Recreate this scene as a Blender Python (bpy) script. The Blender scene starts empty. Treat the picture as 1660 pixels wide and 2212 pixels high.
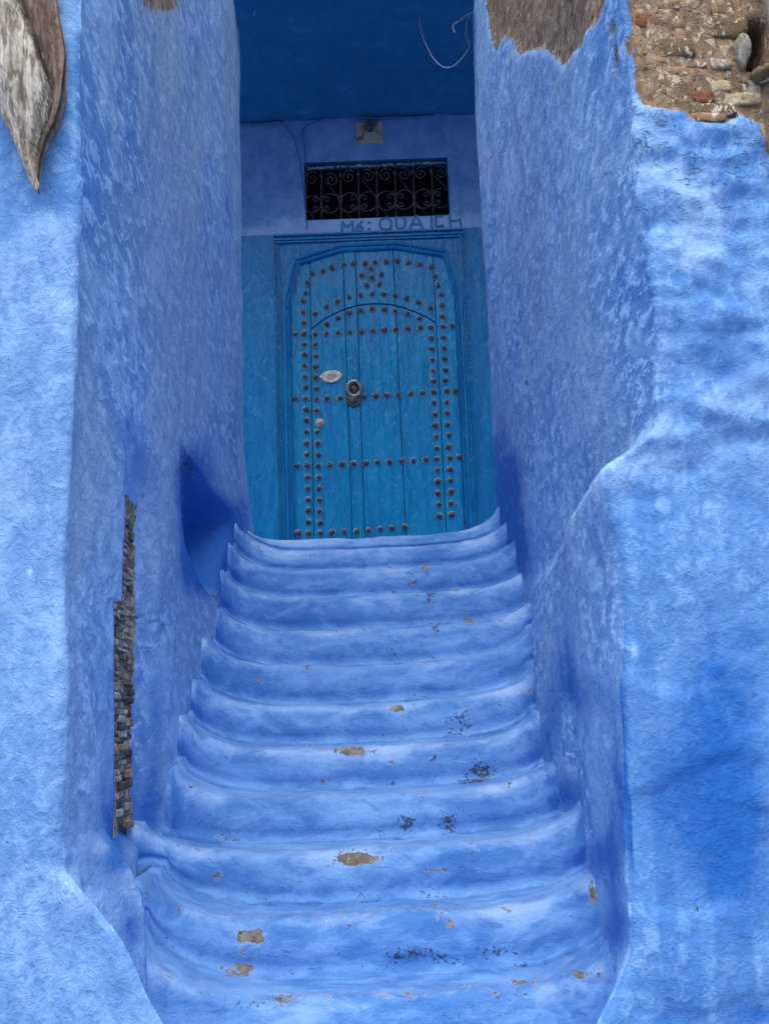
import bpy, bmesh, math, random
import numpy as np
from mathutils import Vector, Matrix

random.seed(7)
RNG = np.random.default_rng(7)
SC = bpy.context.scene
COL = SC.collection

# ------------------------------------------------------------------ camera
ZC = 1.60                      # eye height above the alley floor
F = 2600.0                     # focal length in units of a 1660 x 2212 picture
CX, CY = 830.0, 1106.0
PITCH, ROLL = math.radians(10.67), math.radians(2.1)
_f = np.array([0, math.cos(PITCH), math.sin(PITCH)])
_r0 = np.array([1.0, 0, 0]); _u0 = np.cross(_r0, _f)
_r = math.cos(ROLL) * _r0 - math.sin(ROLL) * _u0
_u = math.cos(ROLL) * _u0 + math.sin(ROLL) * _r0
CAMP = np.array([0, 0, ZC])
cd = bpy.data.cameras.new('camera'); cam = bpy.data.objects.new('camera', cd); COL.objects.link(cam)
cam.matrix_world = Matrix(((_r[0], _u[0], -_f[0], 0), (_r[1], _u[1], -_f[1], 0), (_r[2], _u[2], -_f[2], ZC), (0, 0, 0, 1)))
cd.sensor_fit = 'HORIZONTAL'; cd.sensor_width = 36.0; cd.lens = F / 1660 * 36.0
cd.clip_start = 0.05; cd.clip_end = 500
SC.camera = cam

# ------------------------------------------------------------------ light
SUN_EL, SUN_AZ = math.radians(65), math.radians(188)      # soft light from high behind the viewer
w = bpy.data.worlds.new('World'); SC.world = w; w.use_nodes = True
nt = w.node_tree; bg = nt.nodes['Background']
sky = nt.nodes.new('ShaderNodeTexSky'); sky.sky_type = 'NISHITA'; sky.sun_disc = False
sky.sun_elevation = SUN_EL; sky.sun_rotation = SUN_AZ
sky.dust_density = 6.0; sky.air_density = 1.0; sky.ozone_density = 0.6
nt.links.new(sky.outputs[0], bg.inputs[0]); bg.inputs[1].default_value = 0.05
sl = bpy.data.lights.new('sun', 'SUN'); so = bpy.data.objects.new('sun', sl); COL.objects.link(so)
sl.energy = 1.5; sl.angle = math.radians(90); sl.color = (1.0, 0.96, 0.90)
sd = Vector((math.sin(SUN_AZ) * math.cos(SUN_EL), math.cos(SUN_AZ) * math.cos(SUN_EL), math.sin(SUN_EL)))
so.rotation_euler = sd.to_track_quat('Z', 'Y').to_euler(); so.location = sd * 30
SC.view_settings.view_transform = 'Standard'; SC.view_settings.look = 'None'
SC.view_settings.exposure = 1.48; SC.view_settings.gamma = 1.0; SC.view_settings.use_curve_mapping = False
SC.cycles.max_bounces = 6; SC.cycles.diffuse_bounces = 5; SC.cycles.glossy_bounces = 2
SC.cycles.use_denoising = True; SC.cycles.use_adaptive_sampling = True; SC.cycles.adaptive_threshold = 0.02

# ------------------------------------------------------------------ pixel <-> world
def ray(x, y):
    d = _f + (x - CX) / F * _r - (y - CY) / F * _u
    return d
def atY(x, y, Y):                              # where the line of sight meets the plane at distance Y
    d = ray(x, y); return CAMP + d * (Y / d[1])
def atX(x, y, X):
    d = ray(x, y); return CAMP + d * (X / d[0])
def atZ(x, y, Z):
    d = ray(x, y); return CAMP + d * ((Z - ZC) / d[2])
def proj(P):
    q = P - CAMP; dd = np.maximum(q @ _f, 0.05)
    return CX + F * (q @ _r) / dd, CY - F * (q @ _u) / dd

# ------------------------------------------------------------------ noise
def _hash(ix, iy, iz, seed):
    h = (ix.astype(np.uint32) * np.uint32(374761393) + iy.astype(np.uint32) * np.uint32(668265263)
         + iz.astype(np.uint32) * np.uint32(2147483647) + np.uint32(seed * 974711 + 13))
    h = (h ^ (h >> np.uint32(13))) * np.uint32(1274126177)
    h = (h ^ (h >> np.uint32(16))) * np.uint32(2246822519)
    h = h ^ (h >> np.uint32(13))
    return h.astype(np.float64) / 4294967295.0
def vnoise(P, seed=0):
    i = np.floor(P).astype(np.int64); f = P - i; f = f * f * (3 - 2 * f)
    out = 0
    for a in (0, 1):
        for b in (0, 1):
            for c in (0, 1):
                wgt = (f[:, 0] if a else 1 - f[:, 0]) * (f[:, 1] if b else 1 - f[:, 1]) * (f[:, 2] if c else 1 - f[:, 2])
                out = out + wgt * _hash(i[:, 0] + a, i[:, 1] + b, i[:, 2] + c, seed)
    return out * 2 - 1
def fbm(P, freq, octv=4, seed=0, gain=0.5):
    s = 0; a = 1.0; tot = 0; p = P * np.asarray(freq, float)
    for k in range(octv):
        s = s + a * vnoise(p + 17.3 * k, seed + k); tot += a; a *= gain; p = p * 2.03
    return s / tot
def sstep(a, b, x):
    t = np.clip((x - a) / (b - a), 0, 1); return t * t * (3 - 2 * t)
def lerp(pts, x):
    xs = [p[0] for p in pts]; ys = [p[1] for p in pts]
    return np.interp(x, xs, ys)
def blobs(px, py, lst):
    o = np.zeros_like(px)
    for (x, y, rx, ry, a) in lst:
        o += a * np.exp(-(((px - x) / rx) ** 2 + ((py - y) / ry) ** 2))
    return o

# ------------------------------------------------------------------ object helpers
def finish(o, parent=None, label=None, cat=None, group=None, kind=None):
    if label: o['label'] = label
    if cat: o['category'] = cat
    if group: o['group'] = group
    if kind: o['kind'] = kind
    if parent is not None:
        o.parent = parent
        o.matrix_parent_inverse = Matrix.Translation(parent.location).inverted() if parent.type == 'EMPTY' else Matrix()
    return o
def mesh_obj(name, V, Fc, mat, parent=None, smooth=True, attrs=None, **kw):
    me = bpy.data.meshes.new(name)
    V = np.asarray(V, float)
    if isinstance(Fc, np.ndarray):
        n = len(Fc); me.vertices.add(len(V)); me.vertices.foreach_set('co', V.ravel())
        me.loops.add(n * 4); me.loops.foreach_set('vertex_index', Fc.ravel().astype(np.int32))
        me.polygons.add(n); me.polygons.foreach_set('loop_start', np.arange(0, n * 4, 4, dtype=np.int32))
        me.update(calc_edges=True)
    else:
        me.from_pydata([tuple(v) for v in V], [], [tuple(f) for f in Fc]); me.update()
    if smooth: me.polygons.foreach_set('use_smooth', np.ones(len(me.polygons), dtype=bool))
    attrs = dict(attrs or {})
    if 'deep' in attrs:
        attrs['big'] = 0.5 + 0.62 * fbm(V, 1.3, 4, 77); attrs['drip'] = 0.5 + 0.62 * fbm(V, (22, 14, 1.3), 3, 78) if name != 'step' else np.zeros(len(V)); attrs.setdefault('fle', np.ones(len(V))); attrs.setdefault('sat', np.zeros(len(V))); attrs.setdefault('fis', np.zeros(len(V)) + (0.25 if name == 'step' else 0.0)); attrs['gre'] = 0.5 + 0.7 * fbm(V, (2.0, 1.6, 1.2), 4, 79)
    for k, v in attrs.items():
        a = me.attributes.new(k, 'FLOAT', 'POINT'); a.data.foreach_set('value', np.asarray(v, np.float32))
    me.materials.append(mat); me.validate(); me.update()
    o = bpy.data.objects.new(name, me); COL.objects.link(o)
    return finish(o, parent, **kw)
def bm_obj(name, bm, mat, parent=None, smooth=False, **kw):
    bmesh.ops.recalc_face_normals(bm, faces=bm.faces)
    me = bpy.data.meshes.new(name); bm.to_mesh(me); bm.free()
    if smooth: me.polygons.foreach_set('use_smooth', np.ones(len(me.polygons), dtype=bool))
    me.materials.append(mat)
    o = bpy.data.objects.new(name, me); COL.objects.link(o)
    return finish(o, parent, **kw)
def empty(name, loc, **kw):
    o = bpy.data.objects.new(name, None); COL.objects.link(o); o.location = loc
    o.empty_display_size = 0.1
    return finish(o, None, **kw)
def grid_faces(nr, nc):
    i = np.arange(nr - 1)[:, None] * nc + np.arange(nc - 1)[None, :]
    return np.stack([i, i + 1, i + nc + 1, i + nc], -1).reshape(-1, 4)
def tube(path, rad, seg=6, closed=False, caps=True):
    """verts, faces of a round rod along a list of points"""
    P = [Vector(p) for p in path]; n = len(P); V = []; Fc = []
    up = Vector((0.13, 0.3, 1)).normalized()
    for i, p in enumerate(P):
        a = P[i - 1] if (i > 0 or closed) else P[i]; b = P[(i + 1) % n] if (i < n - 1 or closed) else P[i]
        t = (b - a)
        t = t.normalized() if t.length > 1e-9 else Vector((0, 0, 1))
        s = t.cross(up)
        if s.length < 1e-3: s = t.cross(Vector((1, 0, 0)))
        s.normalize(); q = s.cross(t)
        r = rad[i] if isinstance(rad, (list, tuple)) else rad
        for k in range(seg):
            an = 2 * math.pi * k / seg
            V.append(p + s * (r * math.cos(an)) + q * (r * math.sin(an)))
    m = n if closed else n - 1
    for i in range(m):
        j = (i + 1) % n
        for k in range(seg):
            k2 = (k + 1) % seg
            Fc.append((i * seg + k, i * seg + k2, j * seg + k2, j * seg + k))
    if caps and not closed:
        Fc.append(tuple(range(seg))[::-1]); Fc.append(tuple((n - 1) * seg + k for k in range(seg)))
    return V, Fc
def tube_obj(name, path, rad, mat, parent=None, seg=6, closed=False, **kw):
    V, Fc = tube(path, rad, seg, closed); return mesh_obj(name, V, Fc, mat, parent, **kw)
def smooth_path(pts, n=8):
    P = [Vector(p) for p in pts]; out = []
    for i in range(len(P) - 1):
        p0 = P[max(i - 1, 0)]; p1 = P[i]; p2 = P[i + 1]; p3 = P[min(i + 2, len(P) - 1)]
        for k in range(n):
            t = k / n
            out.append(0.5 * ((2 * p1) + (p2 - p0) * t + (2 * p0 - 5 * p1 + 4 * p2 - p3) * t * t + (3 * p1 - p0 - 3 * p2 + p3) * t ** 3))
    out.append(P[-1]); return out

# ------------------------------------------------------------------ materials
class NB:
    def __init__(s, name):
        s.m = bpy.data.materials.new(name); s.m.use_nodes = True; s.t = s.m.node_tree
        s.b = s.t.nodes['Principled BSDF']; s.pos = s.t.nodes.new('ShaderNodeNewGeometry').outputs['Position']
    def n(s, ty, **kw):
        o = s.t.nodes.new(ty)
        for k, v in kw.items(): setattr(o, k, v)
        return o
    def put(s, inp, v):
        if hasattr(v, 'is_output') or isinstance(v, bpy.types.NodeSocket): s.t.links.new(v, inp)
        else: inp.default_value = v
    def scale(s, v, sc):
        o = s.n('ShaderNodeVectorMath', operation='MULTIPLY'); s.put(o.inputs[0], v); o.inputs[1].default_value = sc; return o.outputs[0]
    def rotscale(s, v, rot, sc):
        o = s.n('ShaderNodeMapping'); s.put(o.inputs[0], v); o.inputs['Rotation'].default_value = rot; o.inputs['Scale'].default_value = sc; return o.outputs[0]
    def noise(s, v, sc, det=4, rough=0.55, dist=0.0):
        o = s.n('ShaderNodeTexNoise'); s.put(o.inputs['Vector'], v); o.inputs['Scale'].default_value = sc
        o.inputs['Detail'].default_value = det; o.inputs['Roughness'].default_value = rough; o.inputs['Distortion'].default_value = dist
        return o.outputs[0]
    def voro(s, v, sc, feat='F1'):
        o = s.n('ShaderNodeTexVoronoi', feature=feat); s.put(o.inputs['Vector'], v); o.inputs['Scale'].default_value = sc; return o.outputs['Distance']
    def math(s, op, a, b=0.0, clamp=False):
        o = s.n('ShaderNodeMath', operation=op); o.use_clamp = clamp; s.put(o.inputs[0], a); s.put(o.inputs[1], b); return o.outputs[0]
    def ramp(s, v, a, b, lo=0.0, hi=1.0):
        o = s.n('ShaderNodeMapRange', interpolation_type='SMOOTHSTEP'); s.put(o.inputs[0], v)
        o.inputs[1].default_value = a; o.inputs[2].default_value = b; o.inputs[3].default_value = lo; o.inputs[4].default_value = hi
        return o.outputs[0]
    def mix(s, f, a, b):
        o = s.n('ShaderNodeMix', data_type='RGBA'); s.put(o.inputs[0], f)
        for i, v in ((6, a), (7, b)):
            s.put(o.inputs[i], v if not isinstance(v, tuple) else (*v, 1.0))
        return o.outputs[2]
    def attr(s, name):
        o = s.n('ShaderNodeAttribute', attribute_name=name); return o.outputs['Fac']
    def bump(s, h, strength, dist, nrm=None):
        o = s.n('ShaderNodeBump'); s.put(o.inputs['Height'], h); o.inputs['Strength'].default_value = strength; o.inputs['Distance'].default_value = dist
        if nrm is not None: s.put(o.inputs['Normal'], nrm)
        return o.outputs[0]
    def done(s, col, rough=0.8, nrm=None, metal=0.0, spec=0.3):
        s.put(s.b.inputs['Base Color'], col if not isinstance(col, tuple) else (*col, 1.0))
        s.put(s.b.inputs['Roughness'], rough); s.put(s.b.inputs['Metallic'], metal)
        s.b.inputs['Specular IOR Level'].default_value = spec
        if nrm is not None: s.put(s.b.inputs['Normal'], nrm)
        return s.m

def limewash(name, mid, light, deep, stretch=(1, 1, 0.42), rot=(0, 0, 0), fleck=0.75, fscale=11.0, patch=1.3,
             bare_a=(0.20, 0.13, 0.075), bare_b=(0.11, 0.075, 0.05), bumpk=1.0, rough=0.82, lim=(0.50, 0.60), grey=0.0, splatc=(0.42, 0.36, 0.27)):
    b = NB(name); p = b.pos
    ps = b.rotscale(p, rot, stretch)
    big = b.attr('big')
    med = b.noise(ps, 4.2, 4, 0.62, 0.7)
    flk = b.noise(ps, fscale, 5, 0.68, 0.5)
    pit = b.noise(p, 30, 4, 0.68, 0.5)
    drip = b.attr('drip')
    c = b.mix(b.math('MULTIPLY', b.ramp(big, 0.36, 0.64), b.math('SUBTRACT', 1.0, b.attr('sat'))), mid, tuple(0.55 * m + 0.45 * l for m, l in zip(mid, light)))
    c = b.mix(b.math('MULTIPLY', b.ramp(med, 0.42, 0.62), b.math('MULTIPLY', b.math('SUBTRACT', 1.0, b.attr('sat')), 0.72)), c, light)
    c = b.mix(b.math('MULTIPLY', b.ramp(flk, lim[0], lim[1]), b.math('MULTIPLY', b.attr('fle'), fleck)), c, tuple(min(1, 1.22 * l + 0.05) for l in light))
    c = b.mix(b.math('MULTIPLY', b.ramp(drip, 0.50, 0.72), b.math('ADD', 0.12, b.math('MULTIPLY', b.attr('sat'), 0.30))), c, deep)
    c = b.mix(b.math('MULTIPLY', b.ramp(flk, 0.48, 0.36), 0.55), c, tuple(0.6 * m + 0.4 * d for m, d in zip(mid, deep)))
    c = b.mix(b.math('MULTIPLY', b.ramp(b.attr('gre'), 0.20, 0.75), b.math('MULTIPLY', b.attr('fle'), grey)), c, (0.26, 0.40, 0.60))
    # thick cobalt pigment, doubling as painted shade in corners and recesses
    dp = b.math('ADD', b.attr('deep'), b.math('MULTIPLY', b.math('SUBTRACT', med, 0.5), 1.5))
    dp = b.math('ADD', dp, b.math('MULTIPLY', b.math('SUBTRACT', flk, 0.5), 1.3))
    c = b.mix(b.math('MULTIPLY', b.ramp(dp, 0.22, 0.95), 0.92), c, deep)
    # chalky worn wash, and light on the step lips painted in
    pl = b.math('ADD', b.attr('pale'), b.math('MULTIPLY', b.math('SUBTRACT', med, 0.5), 1.5))
    pl = b.math('ADD', pl, b.math('MULTIPLY', b.math('SUBTRACT', flk, 0.5), 0.7))
    c = b.mix(b.math('MULTIPLY', b.ramp(pl, 0.15, 1.0), 0.75), c, (0.40, 0.60, 0.92))
    # dust that settles on treads and edges
    du = b.math('ADD', b.attr('dust'), b.math('MULTIPLY', b.math('SUBTRACT', pit, 0.5), 1.6))
    c = b.mix(b.math('MULTIPLY', b.ramp(du, 0.35, 0.95), 0.72), c, (0.30, 0.36, 0.46))
    # grime specks, and shade painted inside holes
    spk = b.noise(p, 85, 2, 0.6)
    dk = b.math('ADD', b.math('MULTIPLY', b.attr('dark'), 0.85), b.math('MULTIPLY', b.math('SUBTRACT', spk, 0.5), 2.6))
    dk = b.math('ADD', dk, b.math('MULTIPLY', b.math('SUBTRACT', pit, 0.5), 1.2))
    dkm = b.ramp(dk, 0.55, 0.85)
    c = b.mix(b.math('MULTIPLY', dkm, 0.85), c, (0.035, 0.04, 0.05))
    fs = b.math('ABSOLUTE', b.math('SUBTRACT', b.noise(b.scale(p, (1, 1, 2.2)), 6.0, 4, 0.62, 0.6), 0.5))
    fsm = b.math('MULTIPLY', b.ramp(fs, 0.024, 0.002), b.math('MULTIPLY', b.attr('fis'), b.ramp(pit, 0.46, 0.60)))
    c = b.mix(b.math('MULTIPLY', fsm, 0.5), c, (0.06, 0.14, 0.36))
    # flaked off paint
    bn = b.math('ADD', b.attr('bare'), b.math('MULTIPLY', b.math('SUBTRACT', pit, 0.5), 2.4))
    has = b.ramp(b.attr('bare'), 0.04, 0.14); bm_ = b.math('MULTIPLY', b.ramp(bn, 0.50, 0.62), has); rim = b.math('MULTIPLY', b.ramp(bn, 0.36, 0.50), has)
    pb = b.scale(p, (1.0, 0.4, 1.0))
    bc = b.mix(b.ramp(b.noise(pb, 18, 5, 0.7, 0.8), 0.40, 0.62), bare_b, bare_a)
    bc = b.mix(b.math('MULTIPLY', b.ramp(b.noise(pb, 36, 3, 0.65, 0.6), 0.58, 0.63), 0.8), bc, splatc)
    bc = b.mix(b.math('MULTIPLY', b.ramp(b.noise(pb, 48, 3, 0.7), 0.42, 0.34), 0.8), bc, (0.03, 0.022, 0.016))
    c = b.mix(b.math('MULTIPLY', rim, 0.30), c, (0.46, 0.56, 0.74))
    c = b.mix(bm_, c, bc)
    h = b.math('ADD', b.math('MULTIPLY', flk, 0.55), b.math('MULTIPLY', pit, 0.55))
    h = b.math('SUBTRACT', h, b.math('MULTIPLY', bm_, 0.35))
    h = b.math('SUBTRACT', h, b.math('MULTIPLY', fsm, 0.5))
    nrm = b.bump(h, 0.55 * bumpk, 0.012)
    rr = b.ramp(flk, 0.3, 0.7, rough - 0.08, rough + 0.06)
    return b.done(c, rr, nrm, spec=0.25)

MID, LIGHT, DEEP = (0.088, 0.250, 0.60), (0.255, 0.470, 0.82), (0.008, 0.115, 0.46)
M_left = limewash('limewash_left', MID, LIGHT, DEEP, bare_a=(0.34, 0.29, 0.21), bare_b=(0.17, 0.145, 0.11), stretch=(1.0, 0.38, 0.85), rot=(math.radians(-22), 0, 0), fscale=25, fleck=0.8, grey=0.60, bumpk=1.9)
M_right = limewash('limewash_right', MID, LIGHT, DEEP, bare_a=(0.31, 0.225, 0.15), bare_b=(0.16, 0.112, 0.075), splatc=(0.50, 0.45, 0.37), stretch=(1.0, 0.38, 0.9), rot=(math.radians(14), 0, 0), fscale=28, fleck=0.85, grey=0.42, bumpk=1.9)
M_steps = limewash('limewash_steps', (0.066, 0.220, 0.57), (0.180, 0.395, 0.77), (0.010, 0.095, 0.47), stretch=(0.55, 1, 1.2), fleck=0.25,
                   bare_a=(0.27, 0.25, 0.205), bare_b=(0.14, 0.13, 0.11), bumpk=1.7)
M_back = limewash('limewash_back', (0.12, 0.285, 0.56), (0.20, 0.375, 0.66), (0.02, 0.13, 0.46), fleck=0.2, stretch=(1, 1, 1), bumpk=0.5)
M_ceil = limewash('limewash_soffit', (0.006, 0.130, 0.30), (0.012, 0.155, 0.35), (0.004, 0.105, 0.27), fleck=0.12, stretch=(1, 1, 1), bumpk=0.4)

def door_paint(name, base, hi):
    b = NB(name); p = b.pos
    g = b.noise(b.scale(p, (6, 6, 0.55)), 4.5, 4, 0.6, 0.5)
    br = b.noise(b.scale(p, (2.2, 2.2, 0.8)), 11, 4, 0.6, 0.9)
    c = b.mix(b.ramp(g, 0.36, 0.66), base, hi)
    c = b.mix(b.math('MULTIPLY', b.ramp(br, 0.56, 0.72), 0.35), c, tuple(min(1, 1.25 * h + 0.01) for h in hi))
    oi = b.n('ShaderNodeObjectInfo').outputs['Random']
    c = b.mix(b.math('MULTIPLY', oi, 0.30), c, tuple(0.62 * x for x in base))
    wsh = b.noise(b.scale(p, (1.2, 1, 0.5)), 5, 4, 0.6, 0.8)
    c = b.mix(b.math('MULTIPLY', b.ramp(wsh, 0.50, 0.68), 0.45), c, (0.012, 0.28, 0.54))
    chip = b.noise(p, 19, 6, 0.7, 1.0)
    c = b.mix(b.math('MULTIPLY', b.ramp(chip, 0.685, 0.70), 0.75), c, (0.03, 0.055, 0.075))
    h = b.math('ADD', b.math('MULTIPLY', br, 0.8), b.math('MULTIPLY', g, 0.6))
    nrm = b.bump(h, 1.0, 0.012)
    return b.done(c, b.ramp(br, 0.3, 0.7, 0.14, 0.32), nrm, spec=0.26)
M_door = door_paint('door_paint', (0.001, 0.200, 0.44), (0.002, 0.275, 0.56))
M_frame = door_paint('frame_paint', (0.002, 0.165, 0.42), (0.004, 0.205, 0.48))

def simple(name, ca, cb, sc=20, rough=0.6, metal=0.0, bump=0.3, dist=0.004, st=(1, 1, 1), spec=0.4, lo=0.4, hi=0.6):
    b = NB(name); v = b.scale(b.pos, st); n = b.noise(v, sc, 5, 0.65, 0.4)
    return b.done(b.mix(b.ramp(n, lo, hi), ca, cb), b.ramp(n, 0.3, 0.7, rough - 0.1, rough + 0.1), b.bump(n, bump, dist), metal, spec)
M_metal = simple('stud_metal', (0.055, 0.085, 0.125), (0.03, 0.045, 0.07), 60, 0.35, 0.15, 0.3, 0.002)
M_metal_pale = simple('worn_stud_metal', (0.62, 0.60, 0.52), (0.28, 0.17, 0.09), 90, 0.5, 0.5, 0.3, 0.002)
M_flange = simple('stud_flange_metal', (0.42, 0.45, 0.47), (0.12, 0.14, 0.17), 60, 0.38, 0.3, 0.3, 0.002)
M_plate = simple('plate_metal', (0.46, 0.46, 0.45), (0.26, 0.26, 0.26), 50, 0.35, 0.85, 0.3, 0.002)
M_iron = simple('dull_iron', (0.14, 0.15, 0.145), (0.07, 0.08, 0.085), 40, 0.6, 0.6, 0.3, 0.002)
M_dark = simple('dark_interior', (0.008, 0.018, 0.032), (0.004, 0.009, 0.018), 8, 0.9)
M_gap = simple('dark_joint_wood', (0.004, 0.035, 0.10), (0.003, 0.02, 0.06), 30, 0.8)
M_letter = simple('teal_lettering_paint', (0.010, 0.20, 0.40), (0.03, 0.26, 0.50), 30, 0.6)
M_crumb = simple('flaking_white_edge', (0.40, 0.42, 0.40), (0.16, 0.17, 0.17), 40, 0.9)
M_cable = simple('blue_painted_cable', (0.07, 0.15, 0.42), (0.04, 0.10, 0.30), 30, 0.7)
M_wire = simple('pale_wire', (0.38, 0.44, 0.56), (0.25, 0.30, 0.42), 30, 0.6)
M_board = simple('bare_mount_board', (0.42, 0.38, 0.30), (0.30, 0.11, 0.05), 11, 0.9, lo=0.50, hi=0.62)
M_socket = simple('socket_plastic', (0.03, 0.045, 0.08), (0.06, 0.08, 0.12), 30, 0.5)
M_pipe = simple('grey_cement_pipe', (0.33, 0.32, 0.29), (0.22, 0.21, 0.19), 18, 0.9, bump=0.5)
M_ground = simple('alley_floor', (0.10, 0.17, 0.36), (0.20, 0.24, 0.32), 6, 0.85, bump=0.5, dist=0.02)

def masonry(name, ca, cb, splat=0.7):
    b = NB(name); p = b.pos
    n = b.noise(p, 22, 6, 0.7, 0.6); m = b.noise(p, 70, 4, 0.7)
    c = b.mix(b.ramp(n, 0.36, 0.64), ca, cb)
    c = b.mix(b.math('MULTIPLY', b.ramp(m, 0.42, 0.34), 0.7), c, tuple(0.25 * x for x in cb))
    sp = b.noise(b.scale(p, (1.2, 1.2, 0.8)), 30, 3, 0.6, 0.9)
    c = b.mix(b.math('MULTIPLY', b.ramp(sp, 0.575, 0.605), splat), c, (0.70, 0.68, 0.62))
    nrm = b.bump(b.math('ADD', n, b.math('MULTIPLY', m, 0.5)), 0.9, 0.012)
    return b.done(c, 0.92, nrm, spec=0.2)
M_brick = [masonry('tan_brick', (0.36, 0.25, 0.155), (0.22, 0.15, 0.09)),
           masonry('red_brick', (0.26, 0.105, 0.055), (0.20, 0.09, 0.05)),
           masonry('olive_stone', (0.20, 0.15, 0.09), (0.13, 0.10, 0.062)),
           masonry('cream_stone', (0.52, 0.45, 0.32), (0.30, 0.23, 0.14), 0.5),
           masonry('grey_stone', (0.36, 0.34, 0.29), (0.22, 0.20, 0.17), 0.4)]
M_slotstone = [masonry('dark_rubble', (0.13, 0.115, 0.10), (0.06, 0.055, 0.05), 0.3),
               masonry('buff_rubble', (0.34, 0.26, 0.17), (0.18, 0.135, 0.09), 0.4),
               masonry('pale_rubble', (0.46, 0.44, 0.40), (0.20, 0.18, 0.155), 0.6)]

# ================================================================== STRUCTURE
# step lips traced from the photograph: centre height, left end, right end
LIP = [2155, 1979, 1834, 1718, 1612, 1520, 1436, 1355, 1283, 1224, 1181, 1158]
LEND = [(277, 2051), (309, 1924), (300, 1795), (373, 1668), (395, 1559), (423, 1475), (445, 1384), (472, 1320), (480, 1238), (496, 1177), (510, 1137), (540, 1148)]
REND = [(1344, 2048), (1301, 1892), (1259, 1750), (1198, 1647), (1161, 1545), (1153, 1446), (1153, 1361), (1161, 1284), (1146, 1215), (1121, 1155), (1098, 1120), (1080, 1086)]
NS = len(LIP); RUN = 0.272; Y0 = 3.65
YN = [Y0 + RUN * i for i in range(NS)]
ST = []
for i in range(NS):
    l = atY(*LEND[i], YN[i] - 0.20); r = atY(*REND[i], YN[i] - 0.13); c = atY(800, LIP[i], YN[i])
    ST.append(dict(y=YN[i], zc=c[2], xl=l[0], zl=l[2], xr=r[0], zr=r[2]))
z = ST[0]['zc']; k = 1
while z > 0.25:
    z -= 0.2; ST.insert(0, dict(y=Y0 - RUN * k, zc=max(z, 0.12), xl=-0.95, zl=max(z, 0.12) + 0.05, xr=0.85, zr=max(z, 0.12) + 0.05)); k += 1
ZSILL = ST[-1]['zc']; YDOOR = 7.85; YWALL = 7.88
for s in ST: print('step y %.2f z %.3f  xl %.3f (%.3f) xr %.3f (%.3f)' % (s['y'], s['zc'], s['xl'], s['zl'], s['xr'], s['zr']))

def lip_z(s, X):
    def g(d, R1, R2):
        a = np.clip(1 - d / R1, 0, 1.0) ** 2.0; c = np.clip(1 - d / R2, 0, 1.0); c = 1 - np.sqrt(np.maximum(1 - c ** 2, 0))
        return 0.36 * a + 0.80 * c + np.clip(-d, 0, 0.05) * 3
    gl = g(X - s['xl'], 0.46, 0.26); gr = g(s['xr'] - X, 0.66, 0.24)
    return s['zc'] + (s['zl'] - s['zc']) * gl + (s['zr'] - s['zc']) * gr, gl, gr
ZTOPW = ZC + 4.3               # tops of the walls, above the picture

# ---------------------------------------------------------------- left wall (front face, corner, side along the stair)
zA = ZC + 0.43
def rows_z(a, b):
    zz = []
    z = a
    while z < b:
        zz.append(z); z += 0.014 if z < ZC + 2.9 else 0.05
    zz.append(b); return np.array(zz)
zr_ = rows_z(-0.05, ZTOPW); R = len(zr_)
def stair_left_x(Y): return np.interp(Y, [s['y'] for s in ST], [s['xl'] for s in ST])
XL0 = -0.80
# pillar corner traced down the picture (x at given y), at Y = YCL
YCL = 2.92
cor = [(168, -700), (168, 60), (168, 300), (165, 560), (164, 800), (155, 960), (141, 1200), (137, 1500), (132, 1700), (134, 1885), (190, 1948), (240, 2008), (268, 2055), (281, 2085), (297, 2130), (328, 2190), (362, 2240), (420, 2310)]
cz = [atY(x, y, YCL) for x, y in cor]
XcL = np.interp(zr_, [p[2] for p in cz][::-1], [p[0] for p in cz][::-1])
l1 = [(133, 1700), (165, 1735), (212, 1795), (250, 1840), (275, 1885), (300, 1945), (308, 1985)]   # low wedge behind the corner
YL1 = 3.30
l1z = [atY(x, y, YL1) for x, y in l1]
XwL1 = np.interp(zr_, [p[2] for p in l1z][::-1], [p[0] for p in l1z][::-1], left=l1z[-1][0], right=-9)
cols = []   # each: function of z row arrays -> X, Y, and plan normal
sF = np.concatenate([[3.4, 2.6, 1.9, 1.4, 1.1], np.arange(0.9, 0.035, -0.014)])
XL_list, YL_list, NX, NY = [], [], [], []
jit = fbm(np.stack([zr_ * 0, zr_ * 0, zr_], 1), 3.0, 4, 5) * 0.012
for s in sF:
    XL_list.append(XcL - s); YL_list.append(np.full(R, YCL) + 0.10 * min(s, 1.0)); NX.append(0.0); NY.append(-1.0)
for a in np.linspace(0.15, 1, 6):
    an = a * math.pi / 2; r = 0.02
    XL_list.append(XcL - r + r * math.sin(an) + jit); YL_list.append(np.full(R, YCL) + r - r * math.cos(an)); NX.append(math.sin(an)); NY.append(-math.cos(an))
KA = np.where(zr_ > zA, 3.60, 3.485) + fbm(np.stack([zr_ * 0, zr_ * 0, zr_], 1), 7.0, 3, 9) * 0.012
KB = np.interp(zr_, [ZC + 0.50, ZC + 0.60, ZC + 0.66, ZC + 0.78, ZC + 0.9], [5.75, 5.55, 5.15, 4.70, 4.60])
KE = np.full(R, 6.70)
aA = sstep(ZC + 1.02, ZC + 0.74, zr_) * sstep(ZC - 0.32, ZC - 0.25, zr_)
aB = sstep(ZC + 1.17, ZC + 1.06, zr_)
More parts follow.
